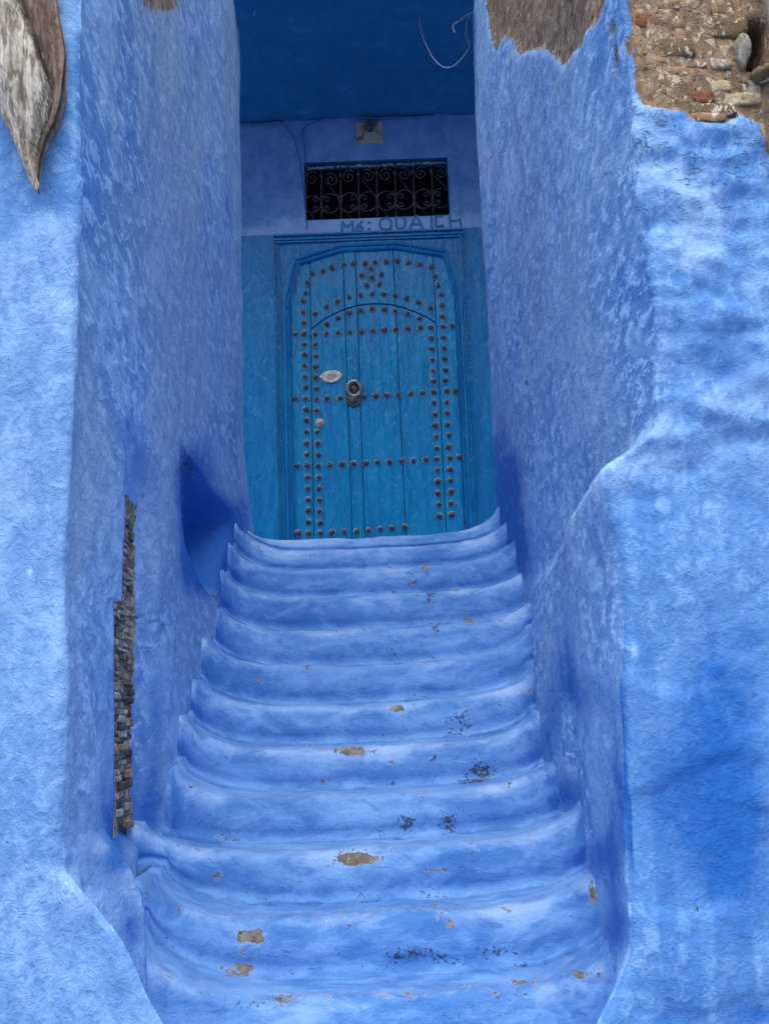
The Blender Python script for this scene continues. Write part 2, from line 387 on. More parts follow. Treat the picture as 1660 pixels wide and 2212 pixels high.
def side(X0, Yv, post):
    rec = np.zeros(R)
    if post >= 1:
        rec += 0.055 * aA * np.clip(1 - (Yv - 3.98) / 0.30, 0, 1)
    if post >= 2:
        zst = np.interp(Yv + 0.25, [q_['y'] for q_ in ST], [q_['zl'] for q_ in ST]); rec += np.interp(zr_, [ZC + 0.6, ZC + 0.9], [0.11, 0.19]) * aB * (1 - sstep(5.50, 6.30, Yv)) * sstep(zst - 0.04, zst + 0.20, zr_)
    return X0 - rec
ny = lambda a, b: max(2, int((b - a) / 0.016))
segs = [(YCL + 0.045 + 0 * zr_, KA, 0), (KA + 0.001, KB, 1), (KB + 0.001, KE, 2)]
for k, (a, b, post) in enumerate(segs):
    nn = ny(float(np.median(a)), float(np.median(b)))
    for t in np.linspace(0, 1, nn):
        Yv = a + (b - a) * t
        base = XL0 + (np.interp(zr_, [ZC - 0.7, ZC + 1.0], [0.0, 0.01]))
        x = side(base, Yv, post)
        # near corner blends into the traced pillar edge
        wgt = np.clip(1 - (Yv - YCL) / 0.13, 0, 1) ** 0.8
        x = x * (1 - wgt) + XcL * wgt
        # low wedge
        wl = np.clip((3.37 - Yv) / 0.04, 0, 1) * np.clip((Yv - 2.98) / 0.33, 0, 1)
        x = np.maximum(x, np.where(XwL1 > -5, XwL1 * wl + x * (1 - wl), -9))
        zst = np.interp(Yv + 0.22, [q_['y'] for q_ in ST], [q_['zl'] for q_ in ST])
        x = x + (stair_left_x(Yv + 0.20) - 0.020 - XL0) * np.clip(1 - (zr_ - zst) / 0.5, 0, 1) * sstep(3.4, 3.8, Yv) + 0.016 * np.exp(-((Yv - 4.17) / 0.05) ** 2) * sstep(ZC + 0.8, ZC + 0.55, zr_)
        # foot of the wall follows the ends of the treads
        XL_list.append(x); YL_list.append(Yv); NX.append(1.0); NY.append(0.0)
for s in np.linspace(0.0, 0.45, 8):
    XL_list.append(XL0 - 0.01 - s + 0 * zr_); YL_list.append(KE + 0.012 + 0.3 * min(s, .05)); NX.append(0.0); NY.append(1.0)
Xg = np.stack(XL_list, 1); Yg = np.stack(YL_list, 1); Zg = np.repeat(zr_[:, None], Xg.shape[1], 1)
P = np.stack([Xg, Yg, Zg], -1).reshape(-1, 3)
nxy = np.stack([np.tile(NX, R), np.tile(NY, R), np.zeros(len(P))], 1)
px, py = proj(P)
d = 0.020 * fbm(P, (2.2, 2.2, 1.4), 4, 21) + 0.0055 * fbm(P, (14, 14, 7), 4, 22) + 0.0025 * fbm(P, (45, 45, 30), 2, 23)
frontm = (nxy[:, 1] < -0.5) * 1.0
d += 0.018 * fbm(P, (5, 5, 2.2), 3, 24) * frontm
slot = (aA[:, None] * ((Yg > (KA + 0.0005)[:, None]) & (Yg < 3.99)) * (Zg < ZC + 0.80) * (Zg > ZC - 0.26)).reshape(-1)
d = d * (1 - 0.85 * slot)
P2 = P + nxy * d[:, None]
sidem = (nxy[:, 0] > 0.5) * 1.0
deep = blobs(px, py, [(445, 1200, 60, 90, 1.6), (425, 1060, 40, 100, 1.1), (470, 1150, 40, 70, .6), (300, 985, 28, 60, .45), (330, 1600, 24, 170, .62), (312, 1740, 30, 90, .5), (500, 1150, 40, 55, .55), (525, 1080, 20, 70, .5), (262, 1760, 40, 80, .5),
                       (230, 1860, 70, 110, .60), (280, 2010, 30, 60, .6), (265, 2140, 40, 80, .55), (230, 1560, 30, 250, .35), (215, 500, 30, 120, .25), (300, 420, 50, 160, .25), (400, 700, 90, 300, .22), (490, 400, 40, 300, .25)])  # cobalt patches, with recess and corner shade painted in
deep += blobs(px, py, [(70, 780, 40, 50, .45), (35, 1240, 40, 90, .4), (60, 1160, 50, 60, .35), (120, 1180, 24, 60, .3), (15, 300, 40, 60, .5), (70, 2050, 40, 160, .2)]) * frontm
pale = blobs(px, py, [(105, 640, 70, 60, .4), (60, 940, 80, 60, .3), (110, 330, 26, 200, .35), (60, 1750, 40, 260, .25), (215, 220, 18, 40, .7), (150, 1930, 30, 60, .4), (190, 1980, 40, 60, .45), (320, 1310, 8, 16, 1.0), (210, 1830, 24, 30, .5),
                       (330, 300, 30, 220, .25), (365, 560, 30, 200, .25), (62, 2135 - 900, 8, 14, 1.2)])
bare = blobs(px, py, [(345, -10, 46, 34, 1.1), (525, 20, 24, 70, 1.0), (365, 10, 30, 20, .4)]) * 0.9
bare = np.maximum(bare, slot * 1.0 * (sidem > 0))
dark = blobs(px, py, [(225, 88, 8, 12, .8), (305, 1068, 7, 5, 1.1), (404, 1005, 20, 44, .95), (420, 1090, 16, 60, .45), (275, 1075, 10, 14, .8), (455, 1390, 12, 22, .5), (700 * .0 + 3, 290, 6, 8, .8), (20, 268, 10, 6, .6)])
Fq = grid_faces(R, Xg.shape[1])
wallL = mesh_obj('plaster_wall', P2, Fq, M_left, attrs=dict(deep=deep, pale=pale, bare=bare, dark=dark, dust=np.zeros(len(P)), fle=1 - 0.72 * frontm, fis=0.12 * frontm, sat=0.22 * frontm),
                 label='blue limewashed wall with a rubble-filled slot beside the stairs', cat='wall', kind='thing')

# rubble stones in the slot
def chunk(x0, x1, y0, y1, z0, z1, jitter, seed, bev=0.2, rough=0.0):
    rg = random.Random(seed); bm = bmesh.new(); r = bmesh.ops.create_cube(bm, size=1.0)
    for v in bm.verts:
        v.co = Vector(((x0 + x1) / 2 + v.co.x * (x1 - x0) * (1 + rg.uniform(-jitter, jitter)),
                       (y0 + y1) / 2 + v.co.y * (y1 - y0) * (1 + rg.uniform(-jitter, jitter)),
                       (z0 + z1) / 2 + v.co.z * (z1 - z0) * (1 + rg.uniform(-jitter, jitter))))
    bmesh.ops.bevel(bm, geom=bm.edges[:], offset=bev * min(x1 - x0, y1 - y0, z1 - z0), segments=1, affect='EDGES')
    if rough:
        bmesh.ops.subdivide_edges(bm, edges=[e_ for e_ in bm.edges if e_.calc_length() > 0.02], cuts=2, use_grid_fill=True)
        VV = np.array([v.co[:] for v in bm.verts]); nn = fbm(VV, 38, 2, seed), fbm(VV, 38, 2, seed + 50), fbm(VV, 38, 2, seed + 90)
        for i_, v in enumerate(bm.verts): v.co += Vector((nn[0][i_], nn[1][i_], nn[2][i_])) * rough
    return bm
k = 0
for col in range(3):
    ypx = 1088 + random.uniform(0, 14)
    while ypx < 1782:
        hgt = random.uniform(9, 21)
        xa = (260 if ypx < 1285 else (243 if ypx < 1720 else 243 + (ypx - 1720) * 0.28)) - 5
        xb = 282 if ypx < 1740 else 280
        wd_ = (xb - xa) / 3; u0 = xa + col * wd_ + random.uniform(-2, 2); u1 = xa + (col + 1) * wd_ + random.uniform(-2.5, 1.5)
        X = XL0 - 0.050; pa = atX(u0, ypx, X); pb = atX(u1, ypx + hgt, X)
        if col == 2: pb = atX(xb, ypx + hgt, X)
        out = random.uniform(0.002, 0.013)
        bm_obj('stone', chunk(X - 0.03, X + out, pa[1], pb[1], pb[2] + .001, pa[2], 0.20, k, 0.18), M_slotstone[random.choice((0, 0, 1, 1, 2, 2, 2))], wallL)
        k += 1; ypx += hgt + 0.6

# ---------------------------------------------------------------- right wall (side along the stair, corner, front face)
YCR = 3.0
corR = [(1330, -700), (1345, 0), (1365, 200), (1380, 400), (1400, 560), (1419, 750), (1424, 905), (1408, 938), (1370, 962), (1325, 990), (1300, 1012), (1298, 1040), (1318, 1110), (1342, 1200), (1350, 1300), (1350, 1500), (1350, 1700), (1358, 1850), (1368, 2000), (1366, 2045), (1355, 2085), (1334, 2140), (1296, 2220), (1240, 2300)]
cz = [atY(x, y, YCR) for x, y in corR]
XcR = np.interp(zr_, [p[2] for p in cz][::-1], [p[0] for p in cz][::-1])
up = [(1033, 300), (1060, 800)]
XRF = np.mean([atY(x, y, 6.68)[0] for x, y in [(1031, 300), (1050, 700), (1072, 1000)]])
stY = [s['y'] for s in ST]; stXR = [s['xr'] for s in ST]
XRl, YRl, NX, NY = [], [], [], []
jitR = fbm(np.stack([zr_ * 0, zr_ * 0, zr_], 1), 3.0, 4, 15) * 0.012
for s in np.linspace(0.6, 0.0, 8):
    XRl.append(XRF + 0.01 + s + 0 * zr_); YRl.append(np.full(R, 6.715 + 0.3 * min(s, .05))); NX.append(0.0); NY.append(1.0)
for Yv in np.concatenate([np.arange(6.70, YCR + 0.05, -0.016), [YCR + 0.045]]):
    tt = (6.70 - Yv) / (6.70 - YCR)
    upper = XRF + (0.695 - XRF) * tt
    lo_x = np.interp(Yv + 0.13, stY, stXR) - 0.004
    if Yv < 4.2: lo_x = np.interp(Yv, [YCR, 4.2], [0.585, np.interp(4.2, stY, stXR)])
    hi_x = np.interp(Yv, [3.0, 3.5, 4.0, 4.5, 5.0, 5.5, 5.9], [0.56, 0.552, 0.585, 0.615, 0.635, 0.66, 0.70])
    zst = np.interp(Yv + 0.13, stY, [q_['zr'] for q_ in ST]); tz = np.clip((zr_ - zst) / np.maximum(ZC + 0.6 - zst, 0.05), 0, 1)
    lo_x = np.minimum(lo_x + (hi_x - lo_x) * tz * (Yv < 5.9), upper)
    # ledge top: slopes up to the wall near the corner
    zt = ZC + np.interp(Yv, [3.0, 4.6, 5.6, 6.0], [0.70, 0.63, 0.62, 0.62])
    m = sstep(zt + np.interp(Yv, [3.0, 4.2], [0.13, 0.07]), zt - np.interp(Yv, [3.0, 4.2], [0.09, 0.05]), zr_)
    x = upper + (lo_x - upper) * m
    wgt = np.clip(1 - (Yv - YCR) / 0.5, 0, 1) ** 1.3
    x = x * (1 - wgt) + (XcR + jitR) * wgt
    XRl.append(x); YRl.append(np.full(R, Yv)); NX.append(-1.0); NY.append(0.0)
jit = fbm(np.stack([zr_ * 0, zr_ * 0, zr_], 1), 3.0, 4, 15) * 0.012
for a in np.linspace(0.0, 0.85, 6):
    an = a * math.pi / 2; r = 0.03
    XRl.append(XcR + r - r * math.cos(an) + jit); YRl.append(np.full(R, YCR) + r - r * math.sin(an)); NX.append(-math.cos(an)); NY.append(-math.sin(an))
sR = np.concatenate([np.arange(0.045, 0.80, 0.012), [0.9, 1.2, 1.7, 2.4, 3.4]])
for s in sR:
    XRl.append(XcR + s); YRl.append(np.full(R, YCR) + 0.10 * min(s, 1.0)); NX.append(0.0); NY.append(-1.0)
Xg = np.stack(XRl, 1); Yg = np.stack(YRl, 1); Zg = np.repeat(zr_[:, None], Xg.shape[1], 1)
P = np.stack([Xg, Yg, Zg], -1).reshape(-1, 3)
nxy = np.stack([np.tile(NX, R), np.tile(NY, R), np.zeros(len(P))], 1)
px, py = proj(P)
frontm = (nxy[:, 1] < -0.45) * 1.0; sidem = (nxy[:, 0] < -0.5) * 1.0
d = 0.018 * fbm(P, (2.2, 2.2, 1.4), 4, 31) + 0.0060 * fbm(P, (15, 15, 7), 4, 32) + 0.003 * fbm(P, (45, 45, 30), 2, 33)
lump = fbm(P, (5.5, 5.5, 12), 4, 34, 0.55)
hi = sstep(1180, 900, py) * frontm
d += hi * 0.042 * lump + hi * 0.011 * fbm(P, (13, 13, 24), 3, 37) + hi * 0.010 * (1 - np.abs(fbm(P, (9, 9, 30), 3, 35))) * sstep(620, 330, py)
d += frontm * (1 - hi) * 0.013 * fbm(P, (4, 4, 4), 4, 36)
# bare brick at the top of the front face, raw earth at the top of the side
bedge = np.interp(px, [1345, 1365, 1385, 1440, 1475, 1500, 1530, 1570, 1600, 1640, 1660, 1760], [205, 212, 226, 233, 236, 256, 266, 258, 243, 262, 330, 345])
bare_f = np.clip((bedge - py) / 26 + 0.5, 0, 1.3) * np.clip((px - 1352) / 22 + 0.1, 0, 1) * frontm
medge = np.interp(px, [1040, 1056, 1070, 1085, 1105, 1120, 1140, 1170, 1195, 1216, 1232, 1250, 1262, 1285, 1300, 1312, 1330], [-60, 60, 118, 82, 82, 122, 110, 105, 122, 145, 112, 98, 66, 52, 18, -20, -120])
bare_s = np.clip((medge - py) / 22 + 0.5, 0, 1.3) * sidem * (Yg.reshape(-1) < 6.6)
bare_s = np.maximum(bare_s, blobs(px, py, [(1331, 128, 5, 44, 1.0), (1322, 60, 10, 30, .7)]) * sidem)
hole = np.clip(1.35 - np.sqrt(((px - 1634) / 25) ** 2 + ((py - 88) / 50) ** 2), 0, 1) * frontm
bare = np.maximum(bare_f * (1 - sstep(0.35, 0.6, hole)), bare_s)
rec = 0.024 * sstep(0.35, 0.75, bare_f) + 0.012 * sstep(0.35, 0.7, bare_s)
d = d * (1 - 0.75 * np.clip(bare_f, 0, 1)) - rec
# the hole
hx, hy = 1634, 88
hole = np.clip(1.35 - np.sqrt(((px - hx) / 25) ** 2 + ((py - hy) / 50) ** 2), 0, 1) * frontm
d -= 0.34 * sstep(0.25, 0.55, hole)
# plaster scales lower on the face
d += frontm * 0.010 * sstep(0.02, 0.10, fbm(P, (2.6, 2.6, 3.8), 3, 41)) * sstep(950, 1150, py)
P2 = P + nxy * d[:, None]
deep = blobs(px, py, [(1540, 725, 45, 40, .45), (1600, 800, 60, 70, .4), (1450, 880, 40, 50, .35), (1500, 640, 60, 20, .25), (1620, 1100, 60, 120, .35), (1570, 1780, 130, 190, .6), (1600, 1860, 90, 110, .35), (1500, 1640, 200, 280, .48), (1560, 1500, 120, 140, .3),
                       (1640, 2190, 70, 30, .9), (1430, 2200, 40, 26, .6), (1600, 1350, 90, 160, .28), (1640, 2000, 60, 60, .3)]) * frontm
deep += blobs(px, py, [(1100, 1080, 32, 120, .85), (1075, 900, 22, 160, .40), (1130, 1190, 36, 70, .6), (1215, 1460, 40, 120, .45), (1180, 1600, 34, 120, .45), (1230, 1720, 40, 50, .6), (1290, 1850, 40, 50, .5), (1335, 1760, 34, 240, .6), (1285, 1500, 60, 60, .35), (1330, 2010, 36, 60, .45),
                       (1220, 650, 70, 300, .20), (1350, 850, 40, 140, .25), (1100, 560, 40, 200, .2)]) * sidem  # cobalt plus painted shade along the wall foot
pale = blobs(px, py, [(1480, 330, 140, 90, .40), (1490, 560, 90, 70, .55), (1560, 440, 80, 80, .4), (1500, 850, 150, 60, .45), (1420, 1000, 60, 60, .4), (1440, 1150, 90, 60, .3), (1430, 1350, 60, 90, .3), (1400, 1550, 60, 130, .3), (1450, 2080, 130, 70, .25), (1375, 400, 12, 300, .35), (1330, 980, 60, 30, .5), (1330, 1050, 30, 50, .4), (1371, 1405, 7, 16, 1.3), (1610, 1950, 40, 12, .4)]) * frontm
pale += blobs(px, py, [(1100, 330, 30, 200, .30), (1180, 480, 60, 150, .2), (1275, 260, 14, 120, .45), (1120, 720, 40, 100, .2), (1296, 1045, 10, 60, .6)]) * sidem
dark = blobs(px, py, [(1540, 438, 14, 6, 1.0), (1136, 825, 6, 9, 1.2), (1620, 345, 5, 6, .9), (1520, 318, 18, 6, .55), (1400, 330, 20, 50, .35), (1505, 1978 - 10, 6, 8, .8), (1300, 1765, 6, 10, .6), (1353, 1500, 4, 30, .5), (1480, 270, 60, 10, .5)])
dark = np.maximum(dark, 1.6 * sstep(0.3, 0.6, hole))  # hole interior painted near black to stand for its shade
Fq = grid_faces(R, Xg.shape[1])
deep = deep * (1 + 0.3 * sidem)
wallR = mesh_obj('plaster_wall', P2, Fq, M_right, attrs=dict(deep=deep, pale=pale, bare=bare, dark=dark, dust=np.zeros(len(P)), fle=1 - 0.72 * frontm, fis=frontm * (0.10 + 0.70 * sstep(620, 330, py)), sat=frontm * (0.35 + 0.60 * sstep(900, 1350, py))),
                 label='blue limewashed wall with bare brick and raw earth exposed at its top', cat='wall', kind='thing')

# bricks and stones in the bare patch (picture boxes, kind)
def cv(cx, cy): return (2280 + cx / 3.097) * 0.5895, (cy / 3.097) * 0.5895
BR = [(20, -160, 420, -20, 0), (430, -150, 900, -15, 0), (910, -170, 1480, -10, 2), (30, 5, 262, 128, 4), (272, -5, 640, 118, 0), (650, -4, 1180, 135, 0), (1195, -5, 1500, 165, 0), (62, 212, 258, 342, 1), (266, 150, 690, 330, 0), (698, 150, 1025, 392, 0),
      (1035, 190, 1340, 392, 2), (110, 395, 300, 470, 2), (215, 470, 825, 652, 2), (835, 420, 1075, 650, 4), (1085, 480, 1250, 640, 3), (120, 585, 215, 735, 0), (225, 664, 480, 735, 0), (490, 672, 965, 765, 0), (130, 745, 500, 1000, 0),
      (508, 775, 765, 1000, 0), (775, 772, 985, 1040, 0), (788, 1046, 1045, 1152, 1), (1000, 660, 1240, 760, 4), (1060, 770, 1260, 905, 2), (995, 912, 1240, 1030, 3), (1250, 920, 1430, 1040, 2), (1060, 1048, 1590, 1160, 3),
      (150, 1010, 500, 1090, 0), (400, 1105, 730, 1188, 1), (735, 1185, 1290, 1290, 2), (770, 1295, 1180, 1372, 0), (1300, 1190, 1600, 1260, 2), (1440, 880, 1600, 1040, 4)]
for k, (a, b_, c_, d_, kd) in enumerate(BR):
    if c_ > 1330 and b_ < 700: c_ = 1330
    x0, y0 = cv(a, b_); x1, y1 = cv(c_, d_)
    yf = YCR + 0.042; pa = atY(x0, y0, yf); pb = atY(x1, y1, yf)
    sx_ = max(0.0, (pa[0] + pb[0]) / 2 - float(np.interp(pa[2], zr_, XcR))); yf = YCR + 0.10 * sx_ + 0.026
    o = random.uniform(-0.014, 0.000)
    bm_obj('brick', chunk(pa[0], pb[0], yf - 0.012 - o, yf + 0.09, pb[2], pa[2], 0.07, 100 + k, 0.09, 0.006), M_brick[kd], wallR, smooth=True)
# rounded grey stone at the lip of the hole
def blob_obj(name, c, r, mat, parent, seed, squash=0.15):
    bm = bmesh.new(); bmesh.ops.create_icosphere(bm, subdivisions=3, radius=1.0)
    V = np.array([v.co[:] for v in bm.verts]); n = fbm(V + seed, 1.4, 3, seed)
    for v, q in zip(bm.verts, n):
        v.co = Vector((c[0] + v.co.x * r[0] * (1 + squash * q), c[1] + v.co.y * r[1] * (1 + squash * q), c[2] + v.co.z * r[2] * (1 + squash * q)))
    return bm_obj(name, bm, mat, parent, smooth=True)
p = atY(1600, 112, YCR + 0.06); blob_obj('stone', p, (0.022, 0.045, 0.05), M_brick[4], wallR, 3, 0.4)
p = atY(1594, 66, YCR + 0.075); blob_obj('stone', p, (0.018, 0.045, 0.05), M_brick[2], wallR, 5, 0.4)
p = atY(1640, 166, YCR + 0.06); blob_obj('stone', p, (0.030, 0.05, 0.022), M_brick[2], wallR, 6, 0.4)

# ---------------------------------------------------------------- wall over the door
WN = [atY(659, 350, YWALL), atY(968, 470, YWALL)]
wx0 = atY(658, 410, YWALL)[0]; wx1 = atY(968, 400, YWALL)[0]
wz1 = atY(815, 345, YWALL)[2]; wz0 = atY(815, 470, YWALL)[2]
ZDT = atY(815, 503, YDOOR)[2]                 # top of door frame
ZCEIL = atY(780, 236, YWALL)[2]
xs = np.unique(np.concatenate([np.arange(-1.65, 1.65, 0.03), [wx0, wx1]])); zs = np.unique(np.concatenate([np.arange(ZSILL - 0.4, ZCEIL + 0.3, 0.03), [wz0, wz1]]))
gx, gz = np.meshgrid(xs, zs); P = np.stack([gx, np.full_like(gx, YWALL), gz], -1).reshape(-1, 3)
d = 0.010 * fbm(P, 3.0, 4, 51); px, py = proj(P); P[:, 1] -= d * sstep(0.02, 0.25, np.abs(P[:, 2] - wz0 + 0.06))
Fq = grid_faces(len(zs), len(xs)); cxm = P[Fq].mean(1)
keep = ~((cxm[:, 0] > wx0) & (cxm[:, 0] < wx1) & (cxm[:, 2] > wz0) & (cxm[:, 2] < wz1))
pale = blobs(px, py, [(700, 505, 400, 34, .9), (900, 485, 200, 26, .6)]); z0_ = np.zeros(len(P))
wallB = mesh_obj('plaster_wall', P, Fq[keep], M_back, attrs=dict(deep=blobs(px, py, [(800, 262, 400, 14, .35), (560, 300, 60, 60, .2)]), pale=pale, bare=z0_, dark=blobs(px, py, [(1000, 302, 6, 4, .8)]), dust=z0_),
                 label='shaded blue wall above the studded door with a painted name', cat='wall', kind='thing')
# window reveal (four cheeks and a dark room behind)
bm = bmesh.new()
def quad(bm, a, b, c, d): bm.faces.new([bm.verts.new(v) for v in (a, b, c, d)])
yb = YWALL + 0.13; e = 0.004; ya = YWALL - 0.002
quad(bm, (wx0, ya, wz0), (wx1, ya, wz0), (wx1, yb, wz0), (wx0, yb, wz0)); quad(bm, (wx0, ya, wz1), (wx1, ya, wz1), (wx1, yb, wz1), (wx0, yb, wz1))
quad(bm, (wx0, ya, wz0), (wx0, ya, wz1), (wx0, yb, wz1), (wx0, yb, wz0)); quad(bm, (wx1, ya, wz0), (wx1, ya, wz1), (wx1, yb, wz1), (wx1, yb, wz0))
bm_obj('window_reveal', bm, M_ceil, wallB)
bm = bmesh.new()
x0, x1, z0, z1, y0, y1 = wx0 - .02, wx1 + .02, wz0 - .02, wz1 + .02, yb, yb + 0.5
quad(bm, (x0, y1, z0), (x1, y1, z0), (x1, y1, z1), (x0, y1, z1)); quad(bm, (x0, y0, z0), (x1, y0, z0), (x1, y1, z0), (x0, y1, z0)); quad(bm, (x0, y0, z1), (x1, y0, z1), (x1, y1, z1), (x0, y1, z1))
quad(bm, (x0, y0, z0), (x0, y0, z1), (x0, y1, z1), (x0, y1, z0)); quad(bm, (x1, y0, z0), (x1, y0, z1), (x1, y1, z1), (x1, y1, z0))
bm_obj('dark_opening', bm, M_dark, wallB)

# ---------------------------------------------------------------- ceiling over the landing
xs = np.arange(-1.7, 1.71, 0.04); ys = np.arange(6.44, 8.3, 0.04); gx, gy = np.meshgrid(xs, ys)
P = np.stack([gx, gy, np.full_like(gx, ZCEIL)], -1).reshape(-1, 3); P[:, 2] += 0.02 * fbm(P, 2.0, 3, 61) - 0.07 * sstep(7.5, 7.9, P[:, 1])
nb = len(P); top = P.copy(); top[:, 2] = ZTOPW + 0.4
V = np.concatenate([P, top]); Fb = grid_faces(len(ys), len(xs)); Ft = Fb + nb
nr, nc = len(ys), len(xs)
ring = list(range(nc)) + [r * nc + nc - 1 for r in range(1, nr)] + [(nr - 1) * nc + c for c in range(nc - 2, -1, -1)] + [r * nc for r in range(nr - 2, 0, -1)]
Fs = np.array([(a, b, b + nb, a + nb) for a, b in zip(ring, ring[1:] + ring[:1])])
px, py = proj(V); zz = np.zeros(len(V))
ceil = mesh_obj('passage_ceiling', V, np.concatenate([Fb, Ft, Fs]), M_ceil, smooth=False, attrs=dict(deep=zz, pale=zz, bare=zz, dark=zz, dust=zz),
                label='deep blue ceiling of the storey bridging over the landing', cat='ceiling', kind='thing')

# ---------------------------------------------------------------- stairs
stair = empty('staircase', (0, ST[0]['y'], 0), label='worn blue plastered flight of steps climbing to the studded door', cat='staircase', kind='thing')
BARE = [(760, 1622, 26, 9, 1.3), (858, 1530, 13, 9, 1.2), (872, 1545, 6, 12, .7), (920, 1226, 10, 5, 1.2), (765, 1857, 48, 13, 1.5), (545, 2020, 34, 16, 1.1), (525, 2062, 14, 26, .6), (520, 2096, 44, 14, 1.0), (1012, 1340, 16, 5, 1.1), (985, 1275, 8, 4, .8), (610, 2205 - 45, 44, 10, .8),
        (757, 2003, 8, 7, 1.0), (970, 1996, 8, 9, .9), (938, 1880, 26, 5, 1.0), (470, 1895, 10, 14, .6), (1288, 1935, 20, 26, .75), (1120, 2120, 30, 6, .7), (1260, 2105, 22, 6, .7), (930, 1955, 20, 4, .4), (845, 1648, 8, 6, .9), (1300, 1890, 10, 20, .8), (700, 1690, 12, 6, .6), (665, 1440, 10, 7, .8), (560, 1470, 14, 6, .6),
        (895, 1260, 20, 12, .6), (1080, 1340, 10, 5, .5), (1290, 1490, 20, 8, .6), (1135, 1495, 20, 10, .55), (480, 1810, 18, 10, .7), (880, 2150, 16, 6, .6), (1160, 1360, 6, 5, .6)]
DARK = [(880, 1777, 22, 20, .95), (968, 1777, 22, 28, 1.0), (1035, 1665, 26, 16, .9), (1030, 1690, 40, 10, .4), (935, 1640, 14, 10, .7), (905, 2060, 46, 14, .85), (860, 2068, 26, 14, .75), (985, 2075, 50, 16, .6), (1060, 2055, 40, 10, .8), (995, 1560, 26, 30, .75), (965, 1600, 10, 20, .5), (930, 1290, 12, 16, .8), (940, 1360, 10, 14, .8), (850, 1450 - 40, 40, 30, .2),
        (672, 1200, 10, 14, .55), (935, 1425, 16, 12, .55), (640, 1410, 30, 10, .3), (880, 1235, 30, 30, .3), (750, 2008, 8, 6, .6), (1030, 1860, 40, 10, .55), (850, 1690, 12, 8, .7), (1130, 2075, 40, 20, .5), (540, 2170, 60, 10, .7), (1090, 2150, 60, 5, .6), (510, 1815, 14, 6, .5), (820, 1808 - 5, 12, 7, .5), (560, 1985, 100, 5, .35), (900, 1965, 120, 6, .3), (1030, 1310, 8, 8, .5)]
NCOL = 190
for i, s in enumerate(ST):
    ex = 0.035 if i + 1 < len(ST) else 0.45
    X = np.linspace(s['xl'] - ex, s['xr'] + ex, NCOL)
    zl, gl, gr = lip_z(s, X)
    q = np.stack([X, np.full(NCOL, s['y']), zl], 1)
    zl = zl + 0.012 * fbm(q, 3.5, 3, 70 + i) + 0.007 * fbm(q, 11, 3, 71 + i)
    dl_, dr_ = np.clip(1 - (X - s['xl']) / 0.24, 0, 1), np.clip(1 - (s['xr'] - X) / 0.20, 0, 1); cov = np.maximum(1 - np.sqrt(1 - np.minimum(dl_, .999) ** 2), 0.65 * (1 - np.sqrt(1 - np.minimum(dr_, .999) ** 2)))
    yl = s['y'] - 0.24 * cov + 0.022 * fbm(q, 4.2, 4, 90 + i)
    if i > 0: zp = lip_z(ST[i - 1], X)[0] + 0.014
    else: zp = np.zeros(NCOL)
    ynext = ST[i + 1]['y'] + 0.10 if i + 1 < len(ST) else YDOOR + 0.10
    lastt = i + 1 == len(ST)
    h = np.maximum(zl - zp, 0.04); rl = np.minimum(0.044 + 0.018 * fbm(q, 6, 3, 72 + i), h * 0.45)
    prof = []     # (y, z) arrays, front bottom to back
    prof.append((yl + 0.16, zp - 0.14)); prof.append((yl - 0.02, zp - 0.05)); prof.append((yl - 0.045, zp + 0.000))
    prof.append((yl - 0.020, zp + 0.006)); prof.append((yl - 0.004, zp + 0.018))
    for t in np.linspace(0.16, 1, 13):
        prof.append((yl + 0.006 * t - 0.010 * math.sin(t * math.pi), zp + 0.018 + (h - rl - 0.018) * t))
    for a in np.linspace(0.2, 1, 6):
        an = a * math.pi / 2
        prof.append((yl + 0.006 + rl * 1.3 * (1 - math.cos(an)), zl - rl + rl * math.sin(an)))
    nT = 12 if not lastt else 16
    for t in np.linspace(0.1, 1, nT):
        yy = (yl + 0.006 + rl * 1.3) * (1 - t) + ynext * t
        prof.append((yy, zl + 0.018 * t))
    prof.append((np.full(NCOL, ynext), zl - 0.16))
    Yp = np.stack([p_[0] for p_ in prof], 0); Zp = np.stack([p_[1] for p_ in prof], 0); m = len(prof)
    P = np.stack([np.repeat(X[None], m, 0), Yp, Zp], -1).reshape(-1, 3)
    dd = 0.011 * fbm(P, 5.5, 3, 110 + i) + 0.0050 * fbm(P, 20, 3, 130 + i)
    ri = np.repeat(np.arange(m), NCOL)
    isr = (ri > 3) & (ri < 20)
    P[:, 1] -= dd * isr; P[:, 2] += dd * 0.7 * (~isr) * (ri < m - 1)
    px, py = proj(P)
    G = np.tile(np.maximum(gl, gr), m)
    tread = np.clip((ri - 19) / 4, 0, 1) * (ri < m - 1)
    lip = np.exp(-((ri - 20.5) / 3.0) ** 2)
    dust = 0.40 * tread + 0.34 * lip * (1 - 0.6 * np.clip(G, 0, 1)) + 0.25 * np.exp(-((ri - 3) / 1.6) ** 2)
    deep = 0.75 * np.clip(G, 0, 1) * isr * (1 - np.clip((ri - 4) / 15.0, 0, 1)) + blobs(px, py, [(520, 1890, 90, 22, .4), (560, 2085, 140, 34, .4), (480, 1550, 40, 20, .2), (500, 1260, 26, 26, .5), (480, 1330, 20, 30, .5), (1250, 1730, 40, 30, .4), (1280, 1870, 40, 30, .45), (1220, 2090, 120, 30, .35), (900, 2060, 240, 40, .15)]) + 0.12 * isr * sstep(0.05, 0.55, fbm(P, (2.2, 2.2, 5), 4, 210 + i))  # corner shade painted blue at riser ends, plus cobalt patches
